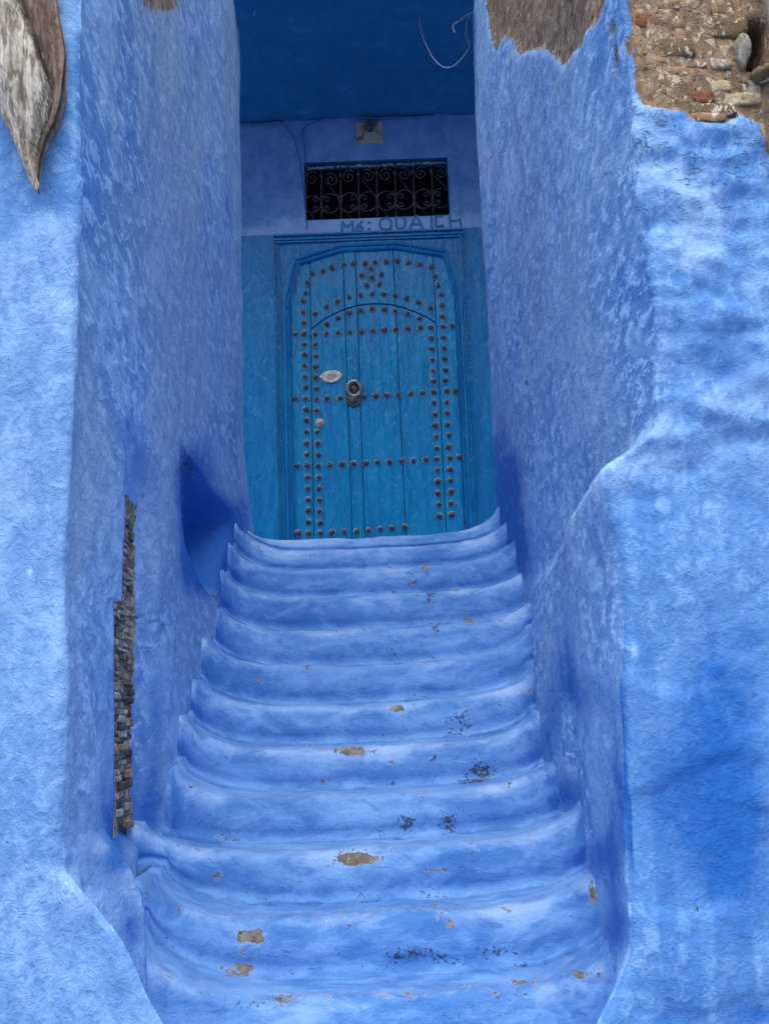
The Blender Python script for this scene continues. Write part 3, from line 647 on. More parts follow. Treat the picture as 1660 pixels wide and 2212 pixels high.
    pale = 0.62 * np.exp(-((ri - 19.5) / 3.6) ** 2) * sstep(-0.7, 0.3, fbm(P, (4, 2, 2), 3, 170 + i)) + 0.25 * np.exp(-((ri - 16) / 3.0) ** 2) * sstep(0.0, 0.5, fbm(P, (3, 2, 2), 3, 180 + i)) + blobs(px, py, [(1285, 1920, 30, 26, .6), (540, 2030, 40, 30, .5), (530, 2098, 60, 16, .5), (860, 1640, 200, 12, .25), (1110, 1490, 40, 12, .5), (480, 1590, 40, 20, .3)])  # lips paler from wear and from light painted onto them
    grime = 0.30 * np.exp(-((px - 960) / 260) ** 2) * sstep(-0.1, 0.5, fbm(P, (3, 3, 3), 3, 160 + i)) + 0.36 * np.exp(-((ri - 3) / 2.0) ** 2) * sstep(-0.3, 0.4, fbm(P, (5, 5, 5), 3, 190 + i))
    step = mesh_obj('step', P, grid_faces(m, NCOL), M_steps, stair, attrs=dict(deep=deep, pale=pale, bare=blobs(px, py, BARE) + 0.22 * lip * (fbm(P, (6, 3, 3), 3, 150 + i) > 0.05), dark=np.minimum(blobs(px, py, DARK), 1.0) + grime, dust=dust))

# ---------------------------------------------------------------- alley floor
g = 60.0
gnd = mesh_obj('ground', [(-g, -g, 0), (g, -g, 0), (g, g, 0), (-g, g, 0)], [(0, 1, 2, 3)], M_ground, smooth=False, kind='structure',
               label='blue grey alley floor at the foot of the stairs', cat='ground')

# ================================================================== OBJECTS
# ---------------------------------------------------------------- door
def cA(x, y): return (880 + x / 1.66) * 0.5895, (850 + y / 1.66) * 0.5895
def cB(x, y): return (880 + x / 1.66) * 0.5895, (1350 + y / 1.66) * 0.5895
def dA(x, y, Y=YDOOR): p = atY(*cA(x, y), Y); return p[0], p[2]
def dB(x, y, Y=YDOOR): p = atY(*cB(x, y), Y); return p[0], p[2]
ZB = ZSILL - 0.12
door = empty('studded_door', (0.0, YDOOR, ZSILL), label='teal blue wooden double-framed door covered in rows of metal studs', cat='door', kind='thing')
def offset_poly(P, o):
    """P open polyline (clockwise seen from the front): shift sideways by o"""
    out = []
    for i in range(len(P)):
        ns = []
        for a, b in ((i - 1, i), (i, i + 1)):
            if 0 <= a and b < len(P):
                dx, dz = P[b][0] - P[a][0], P[b][1] - P[a][1]; L = math.hypot(dx, dz); ns.append((-dz / L, dx / L))
        nx, nz = sum(n[0] for n in ns) / len(ns), sum(n[1] for n in ns) / len(ns); L2 = nx * nx + nz * nz
        out.append((P[i][0] + nx / L2 * o, P[i][1] + nz / L2 * o))
    return out
xl_b, _ = dB(325, 1000); xr_b, _ = dB(1362, 880)
OPEN = [(xl_b, ZB), dA(303, 430), dA(365, 198), dA(625, 120), dA(950, 106), dA(1228, 152), dA(1306, 400), (xr_b, ZB)]
# frame as one moulded sweep round the opening, then boards out to the walls
prof = [(0.0, 0.030), (0.0, -0.020), (0.010, -0.028), (0.016, -0.018), (0.024, -0.018), (0.030, -0.034), (0.044, -0.038), (0.050, -0.026), (0.060, -0.026)]
rings = [[(x, YDOOR + y, z_) for (x, z_) in offset_poly(OPEN, o)] for (o, y) in prof]
V = [v for r in rings for v in r]; n = len(OPEN); Fc = [(a * n + j, a * n + j + 1, (a + 1) * n + j + 1, (a + 1) * n + j) for a in range(len(rings) - 1) for j in range(n - 1)]
mesh_obj('moulding', V, Fc, M_frame, door, smooth=False)
fx0, _ = dA(236, 500); fx1, _ = dA(1348, 500); fx0b, _ = dB(250, 900); fx1b, _ = dB(1450, 800)
FL, FR = (fx0 + fx0b) / 2, (fx1 + fx1b) / 2
def prism(name, poly, y0, y1, mat, parent, bev=0.003):
    """front polygon (x,z list) extruded from y0 (front) to y1 with a small chamfer on the front"""
    bm = bmesh.new(); n = len(poly); cx_ = sum(p[0] for p in poly) / n; cz_ = sum(p[1] for p in poly) / n
    ar = sum(poly[i][0] * poly[(i + 1) % n][1] - poly[(i + 1) % n][0] * poly[i][1] for i in range(n))
    if ar > 0: poly = poly[::-1]
    ext = [poly[-1]] + list(poly) + [poly[0]]; ins = offset_poly(ext, -bev)[1:-1]
    a = [bm.verts.new((x, y0, z_)) for x, z_ in ins]; b = [bm.verts.new((x, y0 + bev, z_)) for x, z_ in poly]; c = [bm.verts.new((x, y1, z_)) for x, z_ in poly]
    bm.faces.new(a); bm.faces.new(c)
    for i in range(n):
        j = (i + 1) % n; bm.faces.new((a[i], a[j], b[j], b[i])); bm.faces.new((b[i], b[j], c[j], c[i]))
    return bm_obj(name, bm, mat, parent)
inner = offset_poly(OPEN, 0.058)
ztop = ZDT + 0.004
# spandrel board behind the moulding (rectangle with the opening cut out)
bm = bmesh.new()
vin = [bm.verts.new((x, YDOOR - 0.016, z_)) for x, z_ in inner]
outr = [(FL, ZB), (FL, inner[1][1]), (FL, ztop), (inner[3][0], ztop), (inner[4][0], ztop), (FR, ztop), (FR, inner[6][1]), (FR, ZB)]
vo = [bm.verts.new((x, YDOOR - 0.016, z_)) for x, z_ in outr]
for j in range(7): bm.faces.new((vin[j], vin[j + 1], vo[j + 1], vo[j]))
vb = [bm.verts.new((x, YDOOR + 0.03, z_)) for x, z_ in outr]
for j in range(7): bm.faces.new((vo[j], vo[j + 1], vb[j + 1], vb[j]))
bm_obj('frame_board', bm, M_frame, door)
# stepped fillets along head and jambs
for o, dep in ((0.0, 0.030), (0.030, 0.022), (0.052, 0.030)):
    prism('fillet', [(FL - 0.02, ztop - o), (FR + 0.02, ztop - o), (FR + 0.02, ztop - o - 0.014), (FL - 0.02, ztop - o - 0.014)], YDOOR - 0.016 - dep * 0.6, YDOOR + 0.0, M_frame, door)
prism('side_board', [(-1.35, ZB), (FL - 0.016, ZB), (FL - 0.016, ztop + 0.002), (-1.35, ztop + 0.002)], YDOOR - 0.024, YDOOR + 0.02, M_frame, door)
prism('side_board', [(FR + 0.016, ZB), (1.3, ZB), (1.3, ztop + 0.002), (FR + 0.016, ztop + 0.002)], YDOOR - 0.024, YDOOR + 0.02, M_frame, door)
def carved(x0, z0, z1):
    bm = bmesh.new(); z_ = z0
    while z_ < z1:
        bmesh.ops.create_cube(bm, size=1.0, matrix=Matrix.Translation((x0, YDOOR - 0.030, z_)) @ Matrix.Rotation(math.radians(32), 4, 'Y') @ Matrix.Diagonal((0.034, 0.016, 0.009, 1)))
        z_ += 0.0165
    for sx in (-0.018, 0.018):
        bmesh.ops.create_cube(bm, size=1.0, matrix=Matrix.Translation((x0 + sx, YDOOR - 0.028, (z0 + z1) / 2)) @ Matrix.Diagonal((0.006, 0.02, z1 - z0, 1)))
    return bm_obj('carved_strip', bm, M_frame, door)
carved(FL - 0.004, ZB, ztop - 0.07); carved(FR + 0.004, ZB, ztop - 0.07)
# leaf: dark backing, then planks
prism('backing', [(xl_b - 0.03, ZB), (xl_b - 0.03, ztop - 0.03), (xr_b + 0.03, ztop - 0.03), (xr_b + 0.03, ZB)], YDOOR + 0.022, YDOOR + 0.05, M_gap, door)
def top_z(x):
    pts = [(OPEN[0][0] - 0.02, OPEN[1][1])] + [(min(max(p_[0], -9), 9), p_[1]) for p_ in OPEN[1:7]] + [(OPEN[7][0] + 0.02, OPEN[6][1])]
    return float(np.interp(x, [p_[0] for p_ in pts], [p_[1] for p_ in pts])) + 0.012
ARC = [(420, 598), (470, 560), (540, 512), (620, 474), (700, 449), (780, 437), (850, 435), (920, 441), (1000, 462), (1070, 488), (1130, 517), (1192, 553)]
ARCW = [dA(*a) for a in ARC]
def arc_z(x): return float(np.interp(x, [a[0] for a in ARCW], [a[1] for a in ARCW]))
G0 = [(dA(303, 400), dB(325, 1000)), (dA(428, 600), dB(448, 960)), (dA(640, 600), dB(678, 960)), (dA(712, 500), dB(756, 960)), (dA(950, 600), dB(1003, 930)), (dA(1193, 600), dB(1248, 910)), (dA(1306, 400), dB(1362, 880))]
def gx_at(k, z_):
    (x0, z0), (x1, z1) = G0[k]; return x0 + (x1 - x0) * (z_ - z0) / (z1 - z0)
def plank(k, lo, hi, gap=0.0022):
    """strip k..k+1 between height functions lo(x), hi(x)"""
    xm = lambda kk, z_: gx_at(kk, z_)
    zb_l, zb_r = lo(xm(k, ZB)), lo(xm(k + 1, ZB))
    za = (hi(xm(k, ZSILL + 1.2)))
    xs_b = (xm(k, zb_l) + gap, xm(k + 1, zb_r) - gap)
    tl = xm(k, hi(xm(k, ZSILL + 1.3))) + gap; tr = xm(k + 1, hi(xm(k + 1, ZSILL + 1.3))) - gap
    N = 9; top = [(tl + (tr - tl) * t, hi(tl + (tr - tl) * t)) for t in np.linspace(0, 1, N)]
    bot = [(xs_b[1] + (xs_b[0] - xs_b[1]) * t, lo(xs_b[1] + (xs_b[0] - xs_b[1]) * t)) for t in np.linspace(0, 1, N)]
    return prism('plank', top + bot, YDOOR + random.uniform(-0.001, 0.001), YDOOR + 0.028, M_door, door, 0.0025)
for k in range(6):
    if k in (0, 5): plank(k, lambda x: ZB, top_z)
    else:
        plank(k, lambda x: ZB, lambda x: arc_z(x) - 0.004)
        plank(k, lambda x: arc_z(x) + 0.004, top_z)
# studs
SA = [(433, 256), (501, 239), (560, 218), (628, 201), (690, 197), (755, 193), (823, 187), (890, 184), (955, 180), (1023, 190), (1092, 202), (1163, 215), (412, 313), (400, 370), (382, 421), (385, 489), (388, 553), (388, 618), (390, 684), (391, 746), (392, 815), (393, 880), (396, 945), (398, 1012),
      (1182, 273), (1202, 327), (1224, 383), (1226, 447), (1229, 513), (1234, 577), (1236, 641), (1240, 706), (1244, 772), (1248, 838), (1250, 903), (1253, 968), (1254, 1037), (796, 223), (738, 266), (858, 259), (802, 280), (767, 328), (845, 318),
      (454, 497), (525, 456), (592, 424), (663, 398), (733, 385), (802, 380), (875, 380), (942, 388), (1016, 405), (1086, 429), (1156, 463), (525, 560), (595, 522), (663, 494), (733, 478), (801, 470), (876, 473), (943, 480), (1016, 499), (1087, 527),
      (335, 622), (455, 623), (523, 621), (597, 614), (666, 610), (738, 607), (808, 603), (877, 598), (949, 594), (1020, 588), (1091, 585), (1157, 581), (1290, 571), (457, 688), (458, 755), (459, 820), (460, 885), (463, 951), (465, 1018),
      (1161, 648), (1166, 712), (1169, 779), (1174, 845), (1174, 910), (1177, 973), (335, 1013), (527, 1014), (607, 1010), (752, 1003), (822, 998), (892, 994), (960, 991), (1037, 985), (1106, 981), (1307, 966)]
SB = [(399, 250), (402, 316), (404, 386), (405, 455), (405, 525), (407, 591), (408, 662), (408, 730), (412, 797), (413, 864), (414, 933), (466, 256), (470, 386), (473, 457), (474, 525), (476, 593), (478, 663), (480, 731), (481, 800), (483, 869), (484, 940),
      (1257, 273), (1260, 342), (1266, 407), (1267, 478), (1273, 545), (1276, 615), (1278, 682), (1281, 750), (1283, 821), (1285, 891), (1181, 210), (1185, 280), (1186, 346), (1190, 414), (1195, 484), (1198, 551), (1198, 619), (1202, 688), (1204, 760), (1207, 827), (1209, 899),
      (346, 594), (547, 589), (620, 583), (690, 580), (763, 578), (834, 571), (907, 569), (982, 563), (1052, 560), (1126, 556), (1332, 540), (352, 1003), (415, 1003), (488, 1001), (559, 999), (632, 993), (707, 991), (780, 986), (852, 978), (923, 972), (1000, 966)]
def lathe(profile, seg, axis_y=True):
    V, Fc = [], []
    for r, d_ in profile:
        for k in range(seg):
            a = 2 * math.pi * k / seg; V.append((r * math.cos(a), d_, r * math.sin(a)))
    for i in range(len(profile) - 1):
        for k in range(seg):
            j = (k + 1) % seg; Fc.append((i * seg + k, i * seg + j, (i + 1) * seg + j, (i + 1) * seg + k))
    Fc.append(tuple((len(profile) - 1) * seg + k for k in range(seg)))
    return V, Fc
sv, sf = lathe([(0.0275, 0.002), (0.0275, -0.004), (0.0225, -0.008), (0.0185, -0.006), (0.014, -0.019), (0.006, -0.024)], 10)
STUD = bpy.data.meshes.new('stud'); STUD.from_pydata(sv, [], sf); STUD.materials.append(M_metal); STUD.materials.append(M_flange); STUD.polygons.foreach_set('material_index', [1 if i_ < 20 else 0 for i_ in range(len(STUD.polygons))]); STUD.polygons.foreach_set('use_smooth', [True] * len(STUD.polygons)); STUD.update()
def place_stud(x, z_, me=STUD, s=1.0, name='stud'):
    o = bpy.data.objects.new(name, me); COL.objects.link(o); o.parent = door
    o.location = (x - door.location.x, -0.0005, z_ - door.location.z); o.scale = (s, s, s)
    o.rotation_euler = (random.uniform(-.12, .12), random.uniform(0, 6), random.uniform(-.12, .12)); return o
for a in SA: place_stud(*dA(*a), s=random.uniform(0.78, 0.96))
for a in SB: place_stud(*dB(*a), s=random.uniform(0.78, 0.96))
st2 = STUD.copy(); st2.materials.clear(); st2.materials.append(M_metal_pale)
o = place_stud(*dB(484, 331), me=st2, s=1.15); o['label'] = 'pale stud with a broken rusty centre'
# lens shaped number plate
cx_, cz_ = dA(554, 880); bm = bmesh.new(); W_, H_ = 0.078, 0.047; tilt = math.radians(5)
def lens(t, k=1.0):
    a = 2 * math.pi * t; x = math.cos(a) * W_ * k; z_ = math.copysign(abs(math.sin(a)) ** 1.25, math.sin(a)) * H_ * k
    return cx_ + x * math.cos(tilt) - z_ * math.sin(tilt), cz_ + x * math.sin(tilt) + z_ * math.cos(tilt)
N = 36; loops = []
for kk, yy in ((1.0, 0.0), (1.0, -0.006), (0.90, -0.010), (0.80, -0.0105), (0.76, -0.007), (0.70, -0.007)):
    loops.append([bm.verts.new((lens(i / N, kk)[0], YDOOR + yy, lens(i / N, kk)[1])) for i in range(N)])
for a, b in zip(loops, loops[1:]):
    for i in range(N): bm.faces.new((a[i], a[(i + 1) % N], b[(i + 1) % N], b[i]))
bm.faces.new(loops[-1]); plate = bm_obj('number_plate', bm, M_plate, door, smooth=False)
bm = bmesh.new()
for k, (zz_, hw) in enumerate(((0.016, 0.020), (0.007, 0.034), (-0.002, 0.038), (-0.011, 0.032), (-0.019, 0.018))):
    bmesh.ops.create_cube(bm, size=1.0, matrix=Matrix.Translation((cx_, YDOOR - 0.007, cz_)) @ Matrix.Rotation(-tilt, 4, 'Y') @ Matrix.Translation((0, 0, zz_)) @ Matrix.Diagonal((hw * 2, 0.003, 0.0035, 1)))
bm_obj('plate_lines', bm, M_iron, plate)
# knocker: rose plate, ring, lower boss
kx, kz = dA(692, 958)
v, f = lathe([(0.062, 0.0), (0.062, -0.006), (0.054, -0.012), (0.040, -0.013), (0.036, -0.020), (0.020, -0.024), (0.010, -0.032)], 20)
rose = mesh_obj('knocker_rose', [(a + kx, b + YDOOR, c + kz + 0.004) for a, b, c in v], f, M_iron, door)
ringp = [(kx + 0.045 * math.cos(t), YDOOR - 0.034 - 0.008 * math.sin(t), kz - 0.002 + 0.050 * math.sin(t)) for t in np.linspace(0, 2 * math.pi, 29)[:-1]]
tube_obj('knocker_ring', ringp, 0.0125, M_plate, door, seg=8, closed=True)
bx_, bz_ = dA(690, 1022)
v, f = lathe([(0.052, 0.0), (0.052, -0.008), (0.044, -0.014), (0.032, -0.012), (0.026, -0.022), (0.012, -0.030)], 18)
mesh_obj('strike_boss', [(a + bx_, b + YDOOR, c + bz_) for a, b, c in v], f, M_iron, door)

# ---------------------------------------------------------------- window grille
def w1(x, y): return (1080 + x / 2.594) * 0.5895, (560 + y / 2.594) * 0.5895
YG = YWALL + 0.035
def W(x, y, Y=YG): p = atY(*w1(x, y), Y); return (p[0], p[1], p[2])
gc = W(780, 640)
grille = empty('window_grille', gc, label='wrought iron scrollwork grille in the small window over the door', cat='grille')
BX = [(112, 100), (250, 255), (432, 440), (600, 612), (775, 785), (948, 960), (1122, 1138), (1294, 1315)]
for t_, b_ in BX:
    ya_ = 132 - (t_ - 100) * 0.045; yb_ = 655 - (t_ - 100) * 0.05
    tube_obj('bar', [W(t_, ya_), W((t_ + b_) / 2, (ya_ + yb_) / 2), W(b_, yb_)], 0.0058, M_iron, grille, seg=6)
def skew(y, x): return y - (x - 340) * 0.048
def spiral(cx0, cy0, r, turns, a0, sgn, n=26):
    out = []
    for i in range(n):
        t = i / (n - 1); rr = r * (1 - 0.86 * t); a = a0 + sgn * turns * 2 * math.pi * t
        out.append(W(cx0 + rr * math.cos(a), skew(cy0 + rr * math.sin(a), cx0), YG - 0.004))
    return out
sc_names = []
for bx in (250, 607, 955, 1305):
    for sg in (-1, 1):
        if bx == 250 and sg == -1: r_ = 80
        else: r_ = 92
        # big C arc
        cx0 = bx + sg * 84; pts = []
        for t in np.linspace(-0.86, 0.86, 24):
            a = (0 if sg > 0 else math.pi) + t * math.pi * (1 if sg > 0 else -1)
            x_ = cx0 + r_ * math.cos(a); y_ = skew(478 + r_ * math.sin(a), x_)
            if x_ < 95: x_ = 95
            if x_ > 1470: x_ = 1470
            pts.append(W(x_, y_, YG - 0.003))
        tube_obj('scroll', pts, 0.0042, M_iron, grille, seg=5)
        for dy, sp in ((-36, 1), (38, -1)):
            tube_obj('scroll', spiral(bx + sg * 52, 478 + dy, 34, 1.15, (math.pi if sg > 0 else 0), sp * sg, 20), 0.0042, M_iron, grille, seg=5)
    tube_obj('collar', [W(bx, skew(430, bx)), W(bx, skew(520, bx))], 0.0085, M_iron, grille, seg=6)
for i, cx0 in enumerate((165, 345, 515, 690, 860, 1035, 1200, 1385)):
    tube_obj('scroll', spiral(cx0, 235 if i != 1 else 255, 66, 1.6, -math.pi * 0.75 if i % 2 else -math.pi * 0.25, 1 if i % 2 else -1, 30), 0.0042, M_iron, grille, seg=5)
for a in ((275, 255, 425, 420), (620, 235, 765, 410), (965, 205, 1115, 395), (1310, 200, 1455, 350), (130, 540, 185, 645), (450, 520, 540, 620), (790, 470, 880, 600), (1150, 470, 1260, 595)):
    tube_obj('scroll', [W(a[0], a[1]), W(a[2], a[3])], 0.003, M_iron, grille, seg=5)
for (x_, y_) in ((432, 215), (600, 208), (775, 198), (948, 188), (1118, 182), (1294, 175), (250, 222), (440, 462), (785, 455), (1132, 432)):
    p = W(x_, y_, YG - 0.002); bm = bmesh.new(); bmesh.ops.create_cube(bm, size=1, matrix=Matrix.Translation(p) @ Matrix.Diagonal((0.020, 0.016, 0.026, 1)))
    bmesh.ops.bevel(bm, geom=bm.edges[:], offset=0.003, segments=1, affect='EDGES'); bm_obj('collar', bm, M_iron, grille)
# pale flaking rail along the top of the grille
bm = bmesh.new()
for i in range(46):
    x_ = 135 + i * 29 + random.uniform(-6, 6); p = W(x_, 146 - (x_ - 135) * 0.043 + random.uniform(-5, 5), YG + random.uniform(-.006, .006))
    bmesh.ops.create_cube(bm, size=1, matrix=Matrix.Translation(p) @ Matrix.Rotation(random.uniform(-.3, .3), 4, 'Y') @ Matrix.Diagonal((random.uniform(.012, .03), .012, random.uniform(.008, .018), 1)))
bm_obj('top_rail', bm, M_crumb, grille)

# ---------------------------------------------------------------- lettering M6: OUAICH
LET = [[(445, 755), (455, 660), (500, 705), (548, 655), (552, 750)],
       [(640, 650), (600, 690), (588, 730), (612, 748), (640, 725), (625, 695), (595, 705)],
       [(700, 662), (712, 662)], [(700, 722), (712, 722)],
       [(860, 618), (815, 640), (812, 700), (850, 735), (905, 715), (912, 650), (880, 618), (858, 618)], [(835, 722), (875, 726)],
       [(962, 610), (965, 680), (985, 715), (1025, 712), (1045, 680), (1048, 608)],
       [(1090, 725), (1145, 600), (1160, 600), (1215, 718)], [(1105, 680), (1200, 675)],
       [(1295, 605), (1300, 715)], [(1405, 600), (1345, 605), (1340, 660), (1348, 695), (1410, 690)],
       [(1470, 590), (1478, 695)], [(1478, 645), (1570, 640)], [(1565, 625), (1578, 690)]]
LETTERS = [('painted_letter', (0,)), ('painted_digit', (1,)), ('painted_dot', (2,)), ('painted_dot', (3,)), ('painted_letter', (4, 5)), ('painted_letter', (6,)),
           ('painted_letter', (7, 8)), ('painted_letter', (9,)), ('painted_letter', (10,)), ('painted_letter', (11, 12, 13))]
for nm, ids in LETTERS:
    V, Fc = [], []
    for si in ids:
        wd = 0.0088; st = LET[si]
        pts = [W(x_, y_, YWALL - 0.004) for x_, y_ in st]
        pts = smooth_path(pts, 5) if len(pts) > 3 and si in (1, 4, 6, 10) else [Vector(p_) for p_ in pts]
        for a, b in zip(pts, pts[1:]):
            t = (b - a).normalized(); s_ = Vector((-t.z, 0, t.x)) * wd; t2 = t * wd * 0.7; i0 = len(V)
            for q in (a - t2 + s_, a - t2 - s_, b + t2 - s_, b + t2 + s_): V.append(q)
            for q in (a - t2 + s_, a - t2 - s_, b + t2 - s_, b + t2 + s_): V.append(q + Vector((0, 0.003, 0)))
            Fc.append((i0, i0 + 1, i0 + 2, i0 + 3))
            for k in range(4): Fc.append((i0 + k, i0 + (k + 1) % 4, i0 + 4 + (k + 1) % 4, i0 + 4 + k))
    # strokes cross: lay each a hair in front of the last
    V = [Vector(v) - Vector((0, 0.00006 * (i // 8), 0)) for i, v in enumerate(V)]
    mesh_obj(nm, V, Fc, M_letter, wallB, smooth=False)

# ---------------------------------------------------------------- lamp holder, cables
def c2(x, y): return (880 + x / 1.8444) * 0.5895, (350 + y / 1.8444) * 0.5895
def K(x, y, Y=YWALL - 0.015): p = atY(*c2(x, y), Y); return (p[0], p[1], p[2])
p = K(872, 255)
lamp = empty('lamp_holder', (p[0], p[1], p[2] - 0.05), label='dark bulb socket on a bare stained mounting board above the window', cat='lamp holder')
a = K(780, 192); b = K(968, 318); poly = [(a[0], a[2]), (b[0] - .006, a[2] + .004), (b[0], b[2] + .004), (a[0] + .004, b[2])]
prism('mounting_board', poly, YWALL - 0.030, YWALL + 0.02, M_board, lamp, 0.003)
v, f = lathe([(0.034, 0.0), (0.034, -0.012), (0.026, -0.016), (0.024, -0.040), (0.020, -0.046)], 14)
q = K(875, 205)
mesh_obj('socket', [(x_ + q[0], y_ + YWALL - 0.028, z_ + q[2]) for x_, y_, z_ in v], f, M_socket, lamp)
v, f = lathe([(0.020, 0.0), (0.028, 0.014), (0.030, 0.034), (0.020, 0.05), (0.006, 0.055)], 12)
mesh_obj('bulb_cap', [(x_ + q[0], z_ + YWALL - 0.055, -y_ + q[2] - 0.008) for x_, y_, z_ in v], f, M_socket, lamp)
YC = YWALL - 0.016
tube_obj('cable', smooth_path([K(-160, 175, YC), K(50, 190, YC), K(200, 188, YC), K(330, 165, YC), K(480, 130, YC), K(640, 138, YC), K(860, 150, YC), K(1060, 150, YC), K(1250, 140, YC), K(1400, 112, YC), K(1560, 70, YC)]), 0.0095, M_cable, label='blue painted cable run along the wall under the ceiling', cat='cable')
tube_obj('cable', smooth_path([K(255, 172, YC - .012), K(320, 220, YC - .004), K(365, 290, YC), K(390, 390, YC), K(408, 470, YC), K(425, 620, YC), K(440, 760, YC), K(452, 900, YC)]), 0.0045, M_cable, label='thin cable dropping from the cable run past the window edge', cat='cable')
tube_obj('cable', smooth_path([K(620, 145, YC - .012), K(520, 170, YC - .004), K(440, 210, YC), K(422, 245, YC), K(428, 320, YC), K(442, 420, YC), K(448, 480, YC)]), 0.0045, M_cable, label='thin cable looping from the lamp down to the window corner', cat='cable')
def T(x, y, Y): p = atY((880 + x / 1.8444) * 0.5895, (y / 1.8444) * 0.5895, Y); return (p[0], p[1], p[2])
YH = 6.78
tube_obj('hanging_wire', smooth_path([T(1195, -700, YH), T(1200, -200, YH), T(1208, 0, YH), T(1215, 180, YH), T(1260, 310, YH), T(1310, 400, YH), T(1370, 450, YH), T(1430, 448, YH), T(1490, 400, YH), T(1545, 310, YH), T(1525, 230, YH), T(1535, 120, YH), T(1580, 60, YH), T(1680, -60, YH), T(1720, -300, YH)]), 0.0042, M_wire, label='long pale wire hanging in a loop below the ceiling', cat='wire')
tube_obj('hanging_wire', smooth_path([T(1640, 40, 6.66), T(1575, 78, 6.66), T(1520, 105, 6.66), T(1485, 135, 6.66), T(1445, 160, 6.66), T(1436, 190, 6.66), T(1452, 218, 6.66)]), 0.0048, M_wire, label='short curled pale wire sticking out of the earth-topped wall', cat='wire')
tube_obj('hanging_wire', smooth_path([T(20, -260, 6.66), T(75, -120, 6.66), T(95, 0, 6.66), T(98, 60, 6.66), T(95, 104, 6.66)]), 0.0048, M_wire, label='stub of pale wire with a knotted end at the ceiling corner', cat='wire')

# ---------------------------------------------------------------- hanging hide on the pillar
YHD = YCL - 0.02
rowsp = [(-420, -120, 40), (-300, -110, 70), (-150, -90, 104), (0, -70, 122), (40, -60, 128), (90, -50, 138), (120, -40, 142), (170, -30, 142), (215, -14, 141), (245, 2, 134), (275, 16, 122), (300, 28, 108), (325, 40, 97), (350, 50, 90), (380, 62, 86), (405, 76, 84), (416, 80, 84)]
ny_ = 90; nx_ = 36; V = []; rim = []; brn = []
ysv = np.linspace(-420, 416, ny_)
for yy in ysv:
    xl = np.interp(yy, [r[0] for r in rowsp], [r[1] for r in rowsp]); xr = np.interp(yy, [r[0] for r in rowsp], [r[2] for r in rowsp])
    wv = (xr - xl) / 210
    for j in range(nx_):
        t = j / (nx_ - 1); x_ = xl + (xr - xl) * t
        bul = math.sin(math.pi * min(max(t, 0), 1)) ** 0.6 * 0.075 * min(1, wv + 0.15)
        tb = float(np.interp(yy, [-420, 0, 100, 200, 270, 330, 428], [0.60, 0.64, 0.72, 0.86, 0.88, 0.86, 0.9])); tq = 0.5 + (t - tb)
        fold = 0.024 * math.exp(-((tq - 0.62) / 0.08) ** 2) * min(1, wv) - 0.028 * math.exp(-((tq - 0.49) / 0.035) ** 2) * min(1, wv) + 0.014 * math.sin(t * 17 + yy * 0.012) * min(1, wv)
        p = atY(x_, yy, YHD); V.append((p[0], p[1] - 0.012 - bul - fold, p[2])); rim.append(tq); brn.append(np.clip((120 - yy) / 260, 0, 1))
nf = len(V)
for k in range(nf): v = V[k]; V.append((v[0], YHD + 0.01, v[2]))
Vn = np.array(V); V0 = Vn[:nf]; Vn[:nf, 1] -= 0.010 * fbm(V0, (10, 10, 6), 3, 201)
Fb = grid_faces(ny_, nx_)
ring = list(range(nx_)) + [r * nx_ + nx_ - 1 for r in range(1, ny_)] + [(ny_ - 1) * nx_ + c for c in range(nx_ - 2, -1, -1)] + [r * nx_ for r in range(ny_ - 2, 0, -1)]
Fs = np.array([(a, b, b + nf, a + nf) for a, b in zip(ring, ring[1:] + ring[:1])])
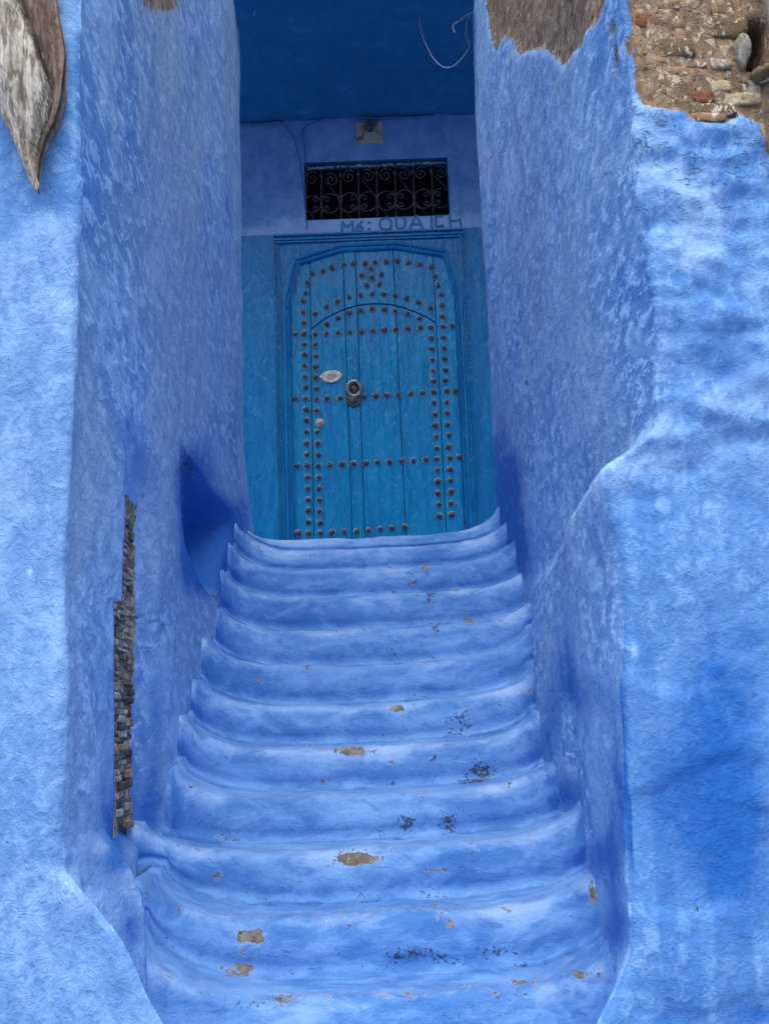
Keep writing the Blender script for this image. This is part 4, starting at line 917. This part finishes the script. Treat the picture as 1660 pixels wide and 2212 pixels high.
def hide_mat(name, hair):
    b = NB(name); p = b.pos; t = b.attr('rim'); br = b.attr('brn')
    st = b.noise(b.rotscale(p, (0, math.radians(-24), 0), (6, 3, 1)), 14, 5, 0.65, 0.6); lg = b.noise(p, 7, 4, 0.6, 0.8)
    c = b.mix(b.ramp(st, 0.36, 0.64), (0.22, 0.19, 0.14), (0.70, 0.68, 0.62))
    k = b.math('ADD', b.math('MULTIPLY', br, 0.55), b.math('MULTIPLY', b.math('SUBTRACT', lg, 0.5), 1.6))
    c = b.mix(b.math('MULTIPLY', b.ramp(k, 0.05, 0.45), 0.85), c, (0.11, 0.075, 0.045))
    seam = b.math('ADD', b.math('ABSOLUTE', b.math('SUBTRACT', t, 0.49)), b.math('MULTIPLY', b.math('SUBTRACT', lg, 0.5), 0.12))
    c = b.mix(b.math('MULTIPLY', b.ramp(seam, 0.06, 0.0), 0.85), c, (0.05, 0.036, 0.026))
    rm = b.ramp(b.math('ADD', t, b.math('MULTIPLY', b.math('SUBTRACT', lg, 0.5), 0.08)), 0.49, 0.53)
    c = b.mix(b.math('MULTIPLY', rm, 0.85), c, b.mix(b.ramp(st, 0.4, 0.7), (0.115, 0.058, 0.038), (0.20, 0.13, 0.10)))
    return b.done(c, 0.75, b.bump(b.math('ADD', st, lg), 0.8, 0.01), spec=0.3)
M_hide = hide_mat('goat_hide', False)
hide = mesh_obj('animal_hide', Vn, np.concatenate([Fb, Fs, Fb[:, ::-1] + nf]), M_hide, attrs=dict(rim=rim + rim, brn=brn + brn),
                label='dried hairy cream and brown animal hide hanging on the blue pillar', cat='hide')
HV, HF, ha, hb = [], [], [], []
rg = random.Random(5)
for k in range(5200):
    i = rg.randrange(int(0.3 * ny_), ny_ - 2); j = rg.randrange(1, nx_ - 2)
    if rim[i * nx_ + j] > 0.47 and rg.random() < 0.8: continue
    v = Vector(Vn[i * nx_ + j]).lerp(Vector(Vn[(i + 1) * nx_ + j + 1]), rg.random()); L = rg.uniform(0.010, 0.026)
    dr = Vector((rg.uniform(0.1, 0.75), rg.uniform(-0.42, -0.12), -1)).normalized(); sd_ = Vector((1, 0.2, 0.5)).normalized() * rg.uniform(0.0007, 0.0013)
    n0 = len(HV); HV += [v - sd_, v + sd_, v + dr * L]; HF.append((n0, n0 + 1, n0 + 2))
    tt = rim[i * nx_ + j] + rg.uniform(-.08, .08); bb = brn[i * nx_ + j] + rg.uniform(-.5, .25)
    ha += [tt] * 3; hb += [bb] * 3
mesh_obj('hair', HV, HF, M_hide, hide, smooth=False, attrs=dict(rim=ha, brn=hb), kind='stuff')

# ---------------------------------------------------------------- drain pipe at the edge of the brick patch
pa = atY(1696, 322, YCR - 0.03); pb = atY(1650, -700, YCR - 0.03)
path = [Vector((pa[0] + 0.025, pa[1], pa[2] + (ZTOPW - pa[2]) * t)) for t in np.linspace(0, 1, 30)]
tube_obj('drain_pipe', path, [0.034 + 0.004 * math.sin(i * 1.7) for i in range(30)], M_pipe, seg=14, label='grey cement drain pipe fixed beside the bare bricks', cat='pipe')
